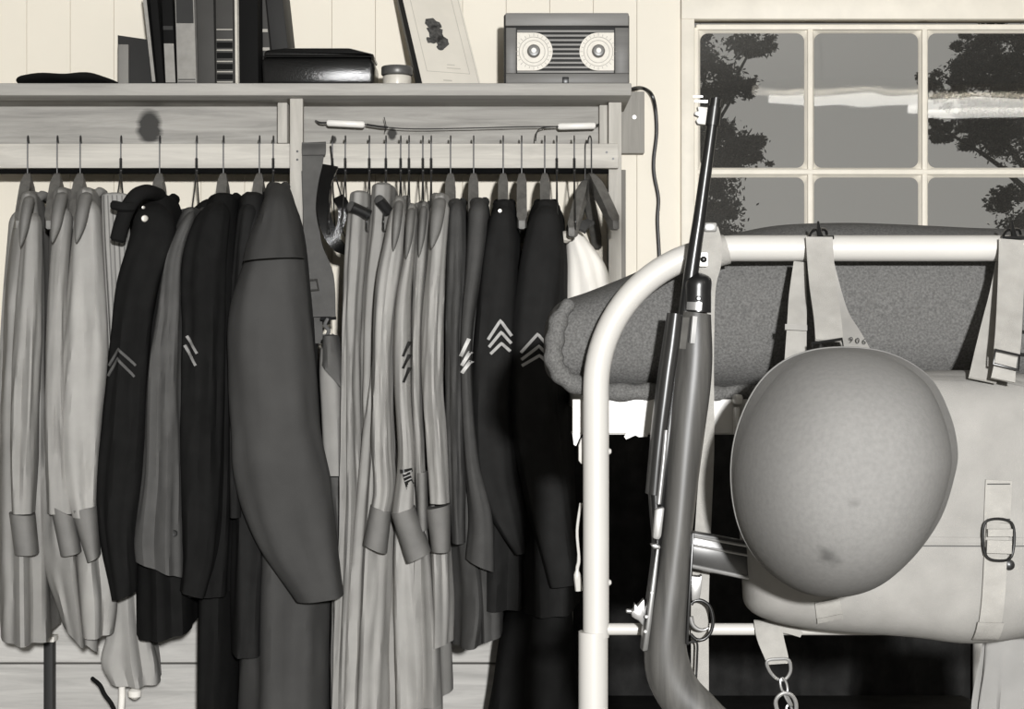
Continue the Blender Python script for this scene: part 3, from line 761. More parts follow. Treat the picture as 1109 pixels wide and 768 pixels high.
# ------------------------------------------------------------------ garments
def hdlist(keys, full=.20, neck=.055, ramp=48, flare=.0):
    y0 = keys[0][1]; out = []
    yend = keys[-1][1]
    for k in keys:
        u = max(0, min(1, (k[1] - y0) / ramp)); u = u * u * (3 - 2 * u)
        out.append(neck + (full - neck) * u + flare * max(0, (k[1] - y0) / (yend - y0)))
    return out
def rows(*ks):
    """(y, xl, xr) or (xl, yl, xr, yr)"""
    return [(k[1], k[0], k[2], k[0]) if len(k) == 3 else k for k in ks]
def garment(name, label, cat, m, body, sleeve=None, cuff=None, cuffm=None, group='uniforms on the rail', folds=(.10, 7, 1), sfolds=(.06, 5, 2),
            full=.165, neck=.125, ramp=30, collar=True, dbody=DR - .035, dsl=2.955, collar_m=None, far=True, sl_hd=.045, flare=.02, swr=.0028, leaf=False):
    body = rows(*body)
    cxm = (body[0][0] + body[0][2]) / 2
    t = root(name, label, cat, (X_(cxm, dbody), dbody, Z_(body[-1][1], dbody)), group)
    slp = .7 * X_(cxm, dbody) / dbody
    Lb = Loft(body, dbody, hdlist(body, full, neck, ramp, flare), dref=dbody - full * .55, e=2.3, folds=folds, M=56, N=64, top='round', capr=.02, wr=.0045, seed=folds[2], slope=slp)
    link('body', Lb.geo(), m, t)
    Ls = Lc = None
    if sleeve:
        sleeve = rows(*sleeve)
        n = len(sleeve)
        dcs = [dsl + .035 * max(0, 1 - i / 1.5) for i in range(n)]
        hds = [sl_hd * 1.1] + [sl_hd] * (n - 1)
        Ls = Loft(sleeve, dcs, hds, dref=dsl - .02, e=2.2, folds=sfolds, M=60, N=44, top='round', capr=.05, wr=swr, seed=folds[2] + 3, slope=slp); Ls.fade = True
        link('sleeve', Ls.geo(), m, t)
        if far:     # the sleeve on the far side hangs behind the body
            dxx = (k0 := (DR + .095 - dbody) * slp * F / (DR + .095)); fs = [(k[0] + 3 + dxx, k[1], k[2] + 3 + dxx, k[3]) for k in sleeve]
            Lf = Loft(fs, DR + .095, .035, dref=DR + .095, e=2.2, folds=sfolds, M=20, N=20, top='round', capr=.05)
            link('sleeve', Lf.geo(), m, t)
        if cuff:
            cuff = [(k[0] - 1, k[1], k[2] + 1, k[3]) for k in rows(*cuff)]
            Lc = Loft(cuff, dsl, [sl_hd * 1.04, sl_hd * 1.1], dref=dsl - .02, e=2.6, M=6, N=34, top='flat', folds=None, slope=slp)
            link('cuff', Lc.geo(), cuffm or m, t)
    if collar:
        a = body[0]; r = []
        hx = max(.012, (a[2] - a[0]) / 2 * (DR - .1) / F)
        c = Vector((X_((a[0] + a[2]) / 2, DR - .09), dbody, Z_(a[1] + 7, DR - .09)))
        path = [c + Vector((hx * .62 * math.cos(2 * math.pi * k / 28), .062 * math.sin(2 * math.pi * k / 28), -.018 * max(0, -math.sin(2 * math.pi * k / 28)) + .004)) for k in range(28)]
        if leaf:
            y0 = a[1]; cx0 = (a[0] + a[2]) / 2; wl = (a[2] - a[0])
            Lv = Loft(rows((y0 + 6, cx0 - wl * .38, cx0 + wl * .30), (y0 + 24, cx0 - wl * .46, cx0 + wl * .22), (y0 + 46, cx0 - wl * .52, cx0 + wl * .02), (y0 + 64, cx0 - wl * .50, cx0 - wl * .34)),
                      [dsl + .01, dsl - .03, dsl - .047, dsl - .05], [.03, .022, .014, .006], dref=dsl - .03, M=14, N=20, top='round', bot='round', capr=.1, slope=slp)
            link('collar_leaf', Lv.geo(), cuffm or m, t)
        link('collar', tube(path, .0085, 10, True), collar_m or m, t)
    return t, Lb, Ls, Lc
def button(t, surf, px, py, r=.006, m=None):
    p = surf.at(px, py, .0005)
    link('button', lathe([(r * .7, -.001), (r, .0005), (r, .002), (r * .8, .003), (r * .3, .0028)], p, (0, -1, 0), 16), m or M_brass, t)
def chevrons(t, surf, lines, w=3.3, m=None, back=None):
    if back: link('chevron_patch', stripe(surf, back[0], back[1], .0012, 8), M_black, t)
    for ln in lines:
        link('chevron_stripe', stripe(surf, ln, w, .0042, 8), m or M_chev, t)

# --- shirts at the left end (the first continues past the photograph's edge)
hanger('wood', 30, 'wooden hanger under the khaki shirt farthest left'); hanger('wood', 62, 'wooden hanger under the second khaki shirt from left'); hanger('wood', 87, 'wooden hanger under the pale khaki shirt with long pressed cuff')
garment('khaki_shirt', 'khaki cotton shirt hanging farthest left on the rail', 'shirt', M_shirt,
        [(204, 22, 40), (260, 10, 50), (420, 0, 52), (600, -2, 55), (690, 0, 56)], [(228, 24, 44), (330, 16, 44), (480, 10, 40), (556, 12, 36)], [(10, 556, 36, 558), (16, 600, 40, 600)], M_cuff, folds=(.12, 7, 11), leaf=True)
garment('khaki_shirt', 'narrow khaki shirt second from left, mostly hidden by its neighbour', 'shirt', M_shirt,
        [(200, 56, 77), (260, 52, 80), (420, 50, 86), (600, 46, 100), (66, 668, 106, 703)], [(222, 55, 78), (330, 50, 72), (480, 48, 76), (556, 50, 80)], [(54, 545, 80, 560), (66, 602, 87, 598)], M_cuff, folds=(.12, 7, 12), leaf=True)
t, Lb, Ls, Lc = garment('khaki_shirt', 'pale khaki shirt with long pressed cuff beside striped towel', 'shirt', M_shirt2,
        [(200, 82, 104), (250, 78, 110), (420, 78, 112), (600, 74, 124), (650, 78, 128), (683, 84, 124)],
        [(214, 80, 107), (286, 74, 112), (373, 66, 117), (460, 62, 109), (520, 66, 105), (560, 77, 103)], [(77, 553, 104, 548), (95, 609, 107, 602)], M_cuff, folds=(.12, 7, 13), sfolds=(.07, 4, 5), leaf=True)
# --- striped towel folded over a wire hanger
hanger('wire', 131, 'wire hanger with open hook above the striped towel')
tw = Loft(rows((208, 109, 139), (260, 110, 139), (330, 114, 142), (420, 118, 145), (560, 120, 146)), 3.0, .02, dref=2.99, e=2.6, folds=(.05, 9, 3), M=30, N=50, top='round', capr=.012)
tt = root('striped_towel', 'pale striped towel hanging beside the dark corporal jacket', 'towel', (X_(125, 3), 3, Z_(560, 3)))
link('cloth', tw.geo(), mat('towel_cotton', .30, .95, .06, .05, 50, .3, 900), tt)
for sx in (113, 118, 123, 128, 133):
    link('stripe', stripe(tw, [(sx, 212), (sx + 4, 300), (sx + 9, 400), (sx + 10, 540)], 1.3, .001), mat('towel_stripe', .16, .95, .05), tt)
# --- dark jacket, two dim chevrons
hanger('wood', 173, 'wooden hanger in the dark jacket with two dim chevrons')
t, Lb, Ls, Lc = garment('wool_jacket', 'near-black wool jacket with two dim chevrons and a shoulder button', 'jacket', M_dark,
        [(207, 152, 188), (240, 144, 198), (320, 140, 196), (460, 144, 200), (600, 146, 208), (146, 690, 212, 679)],
        [(216, 146, 182), (252, 139, 190), (307, 124, 172), (373, 117, 162), (460, 109, 157), (509, 104, 154), (570, 106, 147), (121, 651, 146, 642)], folds=(.08, 7, 21), sfolds=(.05, 4, 6))
chevrons(t, Ls, [[(120.5, 396), (132.5, 378), (149.5, 396)], [(119.5, 407), (131.5, 388), (148, 408)]], 2.6, M_chevdim)
button(t, Ls, 157.5, 237, .006); button(t, Ls, 153.5, 224, .003)
bl_ = root('jacket_belt', 'black cloth belt looped round the jacket hanger, its rounded end dangling', 'belt', P(140, 265, 2.93))
link('strap', tube(catmull([P(172, 212, 3.02), P(160, 208, 2.95), P(148, 212, 2.92), P(138, 226, 2.91), P(131, 245, 2.91), P(127, 262, 2.91)], 24), [.013] * 24 + [.009], 12), M_dark, bl_)
link('keeper_loop', tube(catmull([P(143, 224, 2.9), P(133, 224, 2.89), P(123, 222, 2.9)], 6), .008, 8), M_dark, bl_)
# --- grey wool shirt with a dark button
hanger('wire', 213, 'wire hanger in the mid-grey shirt')
t, Lb, Ls, Lc = garment('wool_shirt', 'mid-grey wool shirt between two near-black jackets', 'shirt', M_mid,
        [(222, 198, 218), (260, 184, 214), (400, 172, 204), (560, 164, 200), (600, 166, 200)],
        [(226, 199, 214), (277, 178, 199), (340, 169, 197), (400, 159, 196), (518, 153, 197), (585, 145, 197), (147, 608, 197, 626)], folds=(.1, 6, 31), sfolds=(.09, 5, 9))
button(t, Ls, 190, 577, .0055, M_black)
# --- second dark jacket + dark trousers
hanger('wood', 242, 'wooden hanger in the near-black jacket beside the raincoat')
t, Lb, Ls, Lc = garment('wool_jacket', 'near-black jacket with two slanting chevron stripes left of raincoat', 'jacket', M_dark,
        [(206, 226, 256), (250, 214, 260), (400, 206, 262), (560, 206, 258), (640, 196, 254)],
        [(215, 219, 250), (262, 199, 246), (373, 197, 243), (460, 196, 241), (560, 196, 238), (610, 197, 232), (194, 640, 222, 648)], folds=(.08, 7, 41))
chevrons(t, Ls, [[(204.6, 364), (216.5, 383)], [(202.5, 374), (215, 396)]], 2.8, mat('chevron_thread_grey', .25, .8, .04))
tr_ = Loft(rows((560, 214, 256), (640, 212, 252), (720, 211, 251), (830, 210, 250)), 3.12, .11, dref=3.05, e=2.4, folds=(.05, 6, 7), M=20, N=36, top='round')
link('wool_trousers', tr_.geo(), M_dark, label='near-black trouser legs hanging under the jacket left of raincoat', cat='trousers')
# --- thin dark jacket behind the raincoat
hanger('wood', 281, 'wooden hanger in the narrow jacket tucked behind the raincoat')
garment('serge_jacket', 'narrow dark jacket tucked just behind the raincoat shoulder', 'jacket', M_dark2,
        [(205, 258, 288), (250, 254, 292), (400, 250, 300), (520, 248, 300), (703, 248, 290)], [(216, 257, 282), (270, 252, 274), (400, 248, 262), (560, 248, 262)], folds=(.07, 6, 51), far=False, dsl=2.99)
# --- long raincoat
hanger('wire', 296, 'wire hanger in the long grey raincoat')
t, Lb, Ls, Lc = garment('raincoat', 'long grey raincoat with a big forward sleeve in the middle of left rail', 'coat', M_coat,
        [(194, 285, 309), (240, 280, 326), (320, 268, 336), (460, 262, 350), (620, 260, 360), (760, 258, 359), (850, 256, 360)],
        [(203, 287, 313), (240, 279, 324), (286, 262, 329), (336, 247, 334), (400, 247, 341), (460, 250, 346), (518, 255, 358), (584, 277, 366), (322, 652, 373, 645)],
        folds=(.05, 6, 61), sfolds=(.035, 3, 8), sl_hd=.06, dsl=2.93)
cape = Loft(rows((195, 289, 306), (214, 285, 315), (240, 278, 323), (262, 269, 327), (264, 284, 329, 280)), [2.975, 2.93, 2.905, 2.898, 2.898], [.04, .06, .062, .064, .064], dref=2.9, e=2.1, M=24, N=40, top='round', capr=.06, wr=.002, seed=5)
link('shoulder_cape', cape.geo(), mat('raincoat_cape_cotton', .046, .9, .04, .1, 18, .3, 1300, spec=.15), t)
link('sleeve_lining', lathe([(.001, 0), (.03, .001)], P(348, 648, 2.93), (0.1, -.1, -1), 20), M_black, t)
# --- web belt, strap loop, haversack hanging by the upright
sb = root('web_strap', 'wide olive web strap folded over the rail beside the pine upright', 'strap', P(345, 345, 3.13))
M_olive = mat('olive_webbing', .10, .9, .05, .12, 40, .4, 1200)
link('folded_flap', strip([(340, 155, 3.15, 26), (340, 162, 3.135, 26), (340, 168, 3.133, 25)], .004), M_olive, sb)
link('strap_band', strip([(340, 155, 3.146, 26), (338, 185, 3.135, 21), (337, 225, 3.13, 17), (339, 265, 3.128, 19), (348, 300, 3.126, 27), (350, 343, 3.125, 27)], .003), M_olive, sb)
link('back_strap', strip([(331, 185, 3.142, 9), (334, 250, 3.142, 9), (342, 300, 3.142, 9), (345, 372, 3.142, 10)], .003), M_olive, sb)
link('buckle_bar', tube([P(347, 345.5, 3.12), P(364, 344.5, 3.12)], .003, 8), M_black, sb)
link('hook_clip', join(tube(catmull([P(355, 345, 3.12), P(352, 352, 3.118), P(356, 358, 3.116), P(354, 364, 3.118)], 12), .0035, 8), tube(arc3(P(356, 360, 3.118), .009, 200, 340, 'xz', 10), .0025, 8)), M_steel, sb)
link('side_ring', tube([P(x_, y_, 3.12) for x_, y_ in ((328, 304), (343, 303), (345, 314), (331, 315))], .0022, 8, True), M_brown, sb)
ls = root('leather_strap_loop', 'dark shiny leather strap loop hanging from the rail beside the web strap', 'strap', P(358, 270, 3.08))
link('loop', strip([(358, 180, 3.13, 17), (352, 200, 3.11, 14), (350, 225, 3.09, 14), (356, 250, 3.08, 15), (366, 266, 3.08, 13), (376, 272, 3.09, 12)], .006), M_leather, ls)
link('strap_end', strip([(366, 214, 3.08, 12), (372, 224, 3.07, 13), (370, 240, 3.07, 8), (364, 258, 3.07, 8)], .006), M_leather, ls)
link('cord_tie', tube(catmull([P(358, 158, 3.15), P(361, 180, 3.14), P(366, 200, 3.12), P(370, 213, 3.1)], 16), .0016, 6), M_wire, ls)
hv = root('canvas_haversack', 'small pale canvas haversack hanging below the strap beside raincoat sleeve', 'bag', P(360, 520, 3.1))
hb = Loft(rows((372, 346, 364), (400, 344, 370), (440, 346, 373), (515, 350, 374)), 3.09, .07, dref=3.04, e=3, folds=(.04, 5, 3), M=20, N=30, top='round')
link('bag_body', hb.geo(), M_shirt, hv)
fb = Loft(rows((362, 348, 364), (385, 347, 368), (345, 392, 374, 425)), 3.06, .05, dref=3.02, e=2.5, folds=(.05, 5, 4), M=14, N=26, top='round')
link('bag_flap', fb.geo(), M_olive, hv)
lb = Loft(rows((517, 353, 375), (560, 358, 376), (600, 362, 378)), 3.1, .05, dref=3.05, e=2.6, folds=(.06, 5, 4), M=14, N=26, top='flat')
link('bag_lower', lb.geo(), M_olive, hv)
# --- khaki trousers on black bars
for hx, lab in ((360, 'bare wire hanger beside the leather strap loop'), (374, 'wire hanger left of the khaki trousers'), (400, 'wire hanger of the khaki trousers with black bar'), (418, 'wire hanger of the second khaki trousers')):
    hanger('wire', hx, lab)
def trousers(label, ks, dc, hd, m, fo, bar=None):
    ks = rows(*ks); t = root('khaki_trousers', label, 'trousers', (X_((ks[0][0] + ks[0][2]) / 2, dc), dc, Z_(ks[-1][1], dc)), 'trousers on the rail')
    L_ = Loft(ks, dc, hd, dref=dc - hd * .6, e=2.6, folds=fo, M=56, N=64, top='round', capr=.012, wr=.004, seed=fo[2])
    link('legs', L_.geo(), m, t)
    if bar:
        (a, b, c, d) = bar
        link('hanging_bar', tube([P(a, b, dc - hd - .012), P(c, d, dc - hd + .0)], .0095, 12), M_black, t)
        p_ = P(a, b, dc - hd - .0125); link('bar_tip', lathe([(.0095, 0), (.006, .003)], p_, (-.3, -1, 0), 12), M_middark, t)
    return L_
trousers('khaki trousers folded over a black bar, leftmost of the pale group', [(205, 379, 401), (250, 374, 400), (333, 371, 392), (420, 370, 390), (560, 367, 393), (665, 359, 391), (768, 357, 386)], 3.10, .10, M_shirt, (.13, 8, 71), (381, 224, 400, 233))
trousers('khaki trousers with dark roll at the top, second of the pale group', [(196, 402, 427), (250, 399, 424), (330, 391, 414), (420, 389, 412), (560, 392, 420), (700, 378, 424), (850, 372, 426)], 3.13, .11, M_shirt, (.12, 8, 72), (411, 217, 421, 230))
# --- khaki shirts
for hx, lab in ((434, 'wire hanger in the khaki shirt nearest the trousers'), (443, 'wire hanger in the khaki shirt with dark chevrons'), (458, 'wire hanger in the narrow khaki shirt'), (467, 'wire hanger in the khaki shirt beside the olive jacket')):
    hanger('wire', hx, lab)
garment('khaki_shirt', 'khaki shirt with square pressed cuff, nearest the khaki trousers', 'shirt', M_shirt2,
        [(209, 425, 440), (260, 414, 444), (420, 398, 432), (600, 380, 428), (720, 374, 424), (830, 370, 424)],
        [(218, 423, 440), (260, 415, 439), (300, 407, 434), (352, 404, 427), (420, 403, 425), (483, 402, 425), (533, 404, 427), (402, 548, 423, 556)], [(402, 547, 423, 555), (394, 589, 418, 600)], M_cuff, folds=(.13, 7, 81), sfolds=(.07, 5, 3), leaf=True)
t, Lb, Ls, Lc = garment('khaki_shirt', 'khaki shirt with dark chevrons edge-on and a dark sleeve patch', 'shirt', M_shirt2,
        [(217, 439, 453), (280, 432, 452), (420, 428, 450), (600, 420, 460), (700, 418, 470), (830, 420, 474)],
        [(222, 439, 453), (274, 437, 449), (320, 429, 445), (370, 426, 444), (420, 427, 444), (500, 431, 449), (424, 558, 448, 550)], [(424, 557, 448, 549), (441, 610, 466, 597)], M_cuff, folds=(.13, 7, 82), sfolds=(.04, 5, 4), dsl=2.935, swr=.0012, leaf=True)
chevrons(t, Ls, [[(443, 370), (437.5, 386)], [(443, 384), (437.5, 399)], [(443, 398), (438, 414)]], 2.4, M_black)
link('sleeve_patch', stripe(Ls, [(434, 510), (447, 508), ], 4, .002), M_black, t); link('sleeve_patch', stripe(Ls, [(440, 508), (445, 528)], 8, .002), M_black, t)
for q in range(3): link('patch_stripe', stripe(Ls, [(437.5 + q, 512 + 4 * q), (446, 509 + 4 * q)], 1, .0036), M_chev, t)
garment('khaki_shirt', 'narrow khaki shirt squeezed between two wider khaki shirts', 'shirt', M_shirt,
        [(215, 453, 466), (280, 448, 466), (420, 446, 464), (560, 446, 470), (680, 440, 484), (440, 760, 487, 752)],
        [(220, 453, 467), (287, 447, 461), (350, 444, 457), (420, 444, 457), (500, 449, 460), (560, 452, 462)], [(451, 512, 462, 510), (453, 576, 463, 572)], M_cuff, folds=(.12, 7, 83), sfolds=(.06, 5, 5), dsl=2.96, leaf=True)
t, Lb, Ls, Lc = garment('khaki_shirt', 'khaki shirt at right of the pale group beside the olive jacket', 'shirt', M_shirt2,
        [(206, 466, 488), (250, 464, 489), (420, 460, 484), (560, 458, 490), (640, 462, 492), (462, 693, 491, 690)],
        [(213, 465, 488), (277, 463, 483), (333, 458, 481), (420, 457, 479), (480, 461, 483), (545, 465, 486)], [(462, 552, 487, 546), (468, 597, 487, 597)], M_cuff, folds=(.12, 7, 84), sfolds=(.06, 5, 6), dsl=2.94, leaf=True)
# --- olive jackets
hanger('wood', 488, 'wooden hanger in the plain olive jacket beside the khaki shirts', .0); hanger('wood', 513, 'wooden hanger in the olive jacket with slanting pale stripes')
garment('serge_jacket', 'plain olive jacket hanging right beside the khaki shirts', 'jacket', M_middark,
        [(212, 483, 504), (260, 482, 508), (420, 482, 512), (560, 486, 524), (650, 490, 540), (491, 697, 530, 690)],
        [(215, 485, 504), (290, 483, 505), (400, 482, 502), (500, 484, 503), (560, 487, 504), (588, 489, 504)], folds=(.1, 6, 91), sfolds=(.05, 5, 7), far=False)
t, Lb, Ls, Lc = garment('serge_jacket', 'olive jacket with three slanting pale stripes, seen edge-on', 'jacket', M_middark,
        [(211, 506, 529), (250, 505, 532), (420, 502, 534), (560, 506, 540), (640, 510, 546), (512, 690, 547, 682)],
        [(214, 507, 530), (280, 504, 524), (360, 498, 512), (420, 498, 512), (500, 502, 520), (560, 508, 534), (505, 606, 536, 620)], folds=(.1, 6, 92), sfolds=(.03, 5, 8), dsl=2.945, swr=.001)
chevrons(t, Ls, [[(508, 367), (500, 386)], [(509, 381), (501, 396)], [(509.5, 391), (501, 404)]], 3.6, mat('chevron_bright', .6, .8, .04))
# --- sergeant jackets
hanger('wood', 545, 'wooden hanger in the dark jacket with three full chevrons'); hanger('wood', 565, 'bare wooden hanger between the two dark chevron jackets', .0); hanger('wood', 590, 'wooden hanger in the dark jacket nearest the rolled bedding')
t, Lb, Ls, Lc = garment('wool_jacket', 'dark jacket with three full pale chevrons, left of the bare hanger', 'jacket', M_dark2,
        [(213, 534, 558), (250, 528, 564), (400, 520, 572), (560, 514, 576), (654, 510, 574)],
        [(219, 533, 557), (265, 523, 560), (320, 517, 560), (390, 511, 557), (460, 509, 555), (520, 514, 560), (560, 530, 566), (557, 600, 569, 598)], folds=(.07, 7, 101), sfolds=(.03, 5, 9), swr=.002)
chevrons(t, Ls, [[(529, 368), (542, 347.5), (553.4, 364)], [(530, 376), (542.8, 360), (553, 372)], [(531.5, 383.5), (543, 372), (552, 380.5)]], 3.1, None)
button(t, Ls, 541.5, 228, .0035)
t, Lb, Ls, Lc = garment('wool_jacket', 'dark jacket with three chevrons partly hidden by the rolled bedding', 'jacket', M_dark2,
        [(213, 578, 606), (250, 568, 613), (400, 566, 616), (560, 560, 622), (660, 562, 626)],
        [(219, 577, 606), (265, 566, 609), (330, 557, 606), (400, 553, 603), (460, 553, 605), (540, 568, 616), (594, 636, 626, 632)], folds=(.07, 7, 102), sfolds=(.03, 5, 10), swr=.002)
chevrons(t, Ls, [[(564.5, 382), (582, 362), (592, 374)], [(565, 389.5), (583.5, 375), (593, 385)], [(565.5, 396), (584, 385), (592, 392)]], 3.1, mat('chevron_thread_mid', .3, .8, .04))
tr_ = Loft(rows((600, 556, 620), (660, 550, 622), (700, 540, 624), (768, 530, 626), (860, 516, 628)), 3.12, .13, dref=3.0, e=2.4, folds=(.05, 6, 17), M=22, N=40, top='round')
link('wool_trousers', tr_.geo(), M_dark, label='near-black flared trouser legs below the dark chevron jackets', cat='trousers')
# --- white shirt on the angled wooden hanger at the right end
hanger('wire', 603, 'bare twisted wire hanger right of the dark jackets'); hanger('wire', 622, 'wire hanger behind the white shirt')
hanger('wood', 640, 'wooden hanger turned aslant at right end of the rail', .22)
hanger('wood', 634, 'wooden hanger turned the other way at right end of the rail', -.14, -.012)
ws = root('white_shirt', 'white linen shirt draped at right end of rail, half hidden by bedding', 'shirt', P(640, 380, 3.1))
wl = Loft(rows((247, 614, 628), (262, 613, 640), (285, 613, 656), (315, 612, 664), (400, 612, 668)), 3.12, [.03, .045, .05, .05, .05], dref=3.08, e=2.3, folds=(.05, 6, 5), M=24, N=44, top='round', capr=.03)
link('cloth', wl.geo(), M_white, ws)
link('collar_tab', strip([(626, 248, 3.04, 20), (633, 243, 3.05, 12), (640, 240, 3.06, 10)], .006), M_middark, ws)
link('knot', lathe([(.006, 0), (.011, .006), (.009, .016), (.003, .02)], P(611, 262, 3.05), (0.3, -.3, 1), 14), M_paper, ws)
# --- pale shirt-tail bundle low at the left, with white cloth ends
tl = root('khaki_trousers', 'khaki trouser bottom with wide hem hanging low behind the dark jacket', 'trousers', P(140, 747, 3.1), 'trousers on the rail')
tlL = Loft(rows((560, 120, 150), (640, 118, 150), (690, 112, 156), (720, 104, 163), (114, 742, 165, 745)), 3.14, .07, dref=3.08, e=2.3, folds=(.1, 6, 19), M=26, N=44, top='round', bot='hem')
link('leg', tlL.geo(), M_shirt2, tl)
bg = root('laundry_ties', 'white rounded cloth ties hanging below the low khaki hem', 'cloth', P(140, 780, 3.1))
link('tie', tube(catmull([P(132, 742, 3.12), P(132, 756, 3.11), P(131, 775, 3.11), P(131, 800, 3.11)], 12), .006, 10), M_white, bg)
link('knot', lathe([(.003, 0), (.011, .006), (.012, .016), (.004, .022)], P(146, 758, 3.12), (0, 0, 1), 16), M_white, bg)
link('cord', tube(catmull([P(100, 735, 3.13), P(108, 742, 3.11), P(113, 752, 3.11), P(122, 765, 3.11), P(128, 785, 3.11)], 18), .004, 8), M_dark, bg)
dp = root('wooden_post', 'dark upright post at the lower left beneath the shirts', 'post', (X_(60, 3.36), 3.37, 0))
link('post_shaft', box(X_(56, 3.36), X_(66, 3.36), 3.30, 3.325, 0, Z_(690, 3.36), .002), mat('dark_paint', .02, .6), dp)
link('post_cap', box(X_(54, 3.36), X_(68, 3.36), 3.295, 3.33, Z_(690, 3.36), Z_(684, 3.36), .002), M_white, dp)
# ------------------------------------------------------------------ the bunk
DB = 1.90; RT = .0142
bed = root('bunk_bed', 'white tubular steel bunk bed end with arched head rail', 'bed', (X_(900, DB), 2.3, 0))
zt = Z_(269, DB); xp = X_(645.5, DB)
XR_B = xp + .80
crv = [P(645.5, 900, DB), P(645.5, 700, DB), P(645.5, 520, DB), P(645.5, 440, DB)]
cen = P(797, 421, DB); R_ = 151.5 * DB / F
arcp = [cen + Vector((-R_ * math.cos(a), 0, R_ * math.sin(a) * (152 / 151.5))) for a in [math.pi / 2 * i / 22 for i in range(23)]]
mx_ = XR_B - xp
left = [P(645.5, 690, DB), P(645.5, 560, DB), P(645.5, 470, DB)] + arcp
right = [Vector((2 * xp + mx_ - p.x, p.y, p.z)) for p in reversed(left)]
link('arched_tube', tube(left + right, RT, 20), M_bed, bed)
for xx in (xp, XR_B):
    link('post_socket', tube([Vector((xx - (.003 if xx == xp else -.003), DB, Z_(684, DB))), Vector((xx - (.003 if xx == xp else -.003), DB, .0))], RT * 1.13, 20), M_bed, bed)
link('cross_tube', tube([Vector((xp, DB, Z_(681.5, DB))), Vector((XR_B, DB, Z_(681.5, DB)))], .0065, 14), M_bed, bed)
link('end_angle', join(pbox(620, 1400, 432.5, 469.5, 1.93, 1.93, 1.934, .0008), pbox(620, 1400, 468.0, 471.0, 1.93, 1.934, 1.965, .0008), prism([(620, 469), (631, 469), (627, 476), (624, 483), (621.5, 482)], 1.93, 1.931, 1.945)), M_bed, bed, smooth=False)
link('torn_edge', prism([(676, 473), (678, 469), (702, 469), (701, 473), (692, 473.5), (688, 471.5), (678, 476)], 1.93, 1.929, 1.9345), M_bed, bed, smooth=False)
for px in (648, 1400):
    pass
link('hook_bracket', prism([(626, 482), (629, 474), (634, 474), (634, 499), (629, 502), (626, 498)], 1.93, 1.915, 1.925, .001), M_bed, bed)
link('brace_rod', tube(catmull([P(629, 545, 1.93), P(625, 575, 1.93), P(627, 605, 1.93), P(625, 618, 1.93), P(627, 640, 1.93)], 20), [.0016] * 10 + [.002] * 6 + [.004] * 5, 8), M_bed, bed)
for (a, b) in ((659, 489), (659, 631)):
    link('rivet', lathe([(.004, -.004), (.0035, .001), (.002, .003)], P(a, b, DB), (1, 0, 0), 12), M_bed, bed)
link('corner_casting', join(pbox(794, 803, 427, 438, 1.915, 1.90, 1.928, .003), pbox(795, 801, 440, 472, 1.915, 1.905, 1.928, .003)), M_bed, bed)
for px in (695, 787, 860, 950, 1040, 1130):
    link('spring_hook', tube(arc3(P(px, 434, 1.945), .0068, -20, 200, 'xz', 14), .0011, 6), M_steel, bed)
for xx in (xp + .01, XR_B - .01):
    link('side_rail', box(xx - .002, xx + .002, 1.966, 3.30, Z_(470, 1.93), Z_(440, 1.93), .0005), M_bed, bed, smooth=False)
    link('rear_post', tube([Vector((xx, 3.30, 0)), Vector((xx, 3.30, Z_(470, 1.93) + .06))], RT, 14), M_bed, bed)
link('rear_angle', box(xp, XR_B, 3.296, 3.30, Z_(470, 1.93), Z_(440, 1.93)), M_bed, bed, smooth=False)
g = []
for k in range(7):
    yy = 2.05 + k * .18; g.append(tube([Vector((xp + .012, yy, Z_(462, 1.93))), Vector((XR_B - .012, yy, Z_(462, 1.93)))], .0016, 6))
for k in range(8):
    xx = xp + .06 + k * .095; g.append(tube([Vector((xx, 1.966, Z_(463, 1.93))), Vector((xx, 3.29, Z_(463, 1.93)))], .0016, 6))
link('spring_mesh', join(*g), M_wire, bed)
link('lower_rail', join(box(xp + .008, xp + .012, 1.93, 3.30, .40, .44), box(XR_B - .012, XR_B - .008, 1.93, 3.30, .40, .44), box(xp, XR_B, 1.93, 1.934, .40, .44), box(xp, XR_B, 3.29, 3.294, .40, .44)), M_bed, bed, smooth=False)
lm = box(xp + .02, XR_B - .02, 1.96, 3.28, .44, .62, .04)
link('lower_mattress', lm, M_darkblanket, label='dark blanketed mattress on the lower bunk', cat='mattress')
# dark blanket hung against the wall behind the bunk
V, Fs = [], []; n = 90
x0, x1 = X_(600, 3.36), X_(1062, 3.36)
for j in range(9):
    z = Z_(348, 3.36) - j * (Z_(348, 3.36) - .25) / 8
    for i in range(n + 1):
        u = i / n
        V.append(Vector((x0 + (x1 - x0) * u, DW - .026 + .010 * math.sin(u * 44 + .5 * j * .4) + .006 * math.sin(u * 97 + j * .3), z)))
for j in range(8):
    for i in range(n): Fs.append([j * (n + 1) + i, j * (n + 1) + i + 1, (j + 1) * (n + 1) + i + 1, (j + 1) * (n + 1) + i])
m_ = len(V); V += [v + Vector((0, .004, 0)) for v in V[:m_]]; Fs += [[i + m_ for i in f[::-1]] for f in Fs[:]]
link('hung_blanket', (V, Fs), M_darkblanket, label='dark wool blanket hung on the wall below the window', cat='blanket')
# white towel over the cross tube at the far right
tv = Loft(rows((675, 1068, 1180), (700, 1066, 1180), (760, 1060, 1182), (850, 1058, 1184)), 2.03, .008, dref=2.03, e=3, folds=(.1, 9, 3), M=14, N=40, top='round')
link('white_towel', tv.geo(), mat('towel_white', .22, .9, .05, .1, 20), label='pale towel hanging low behind the pack at far right', cat='towel')

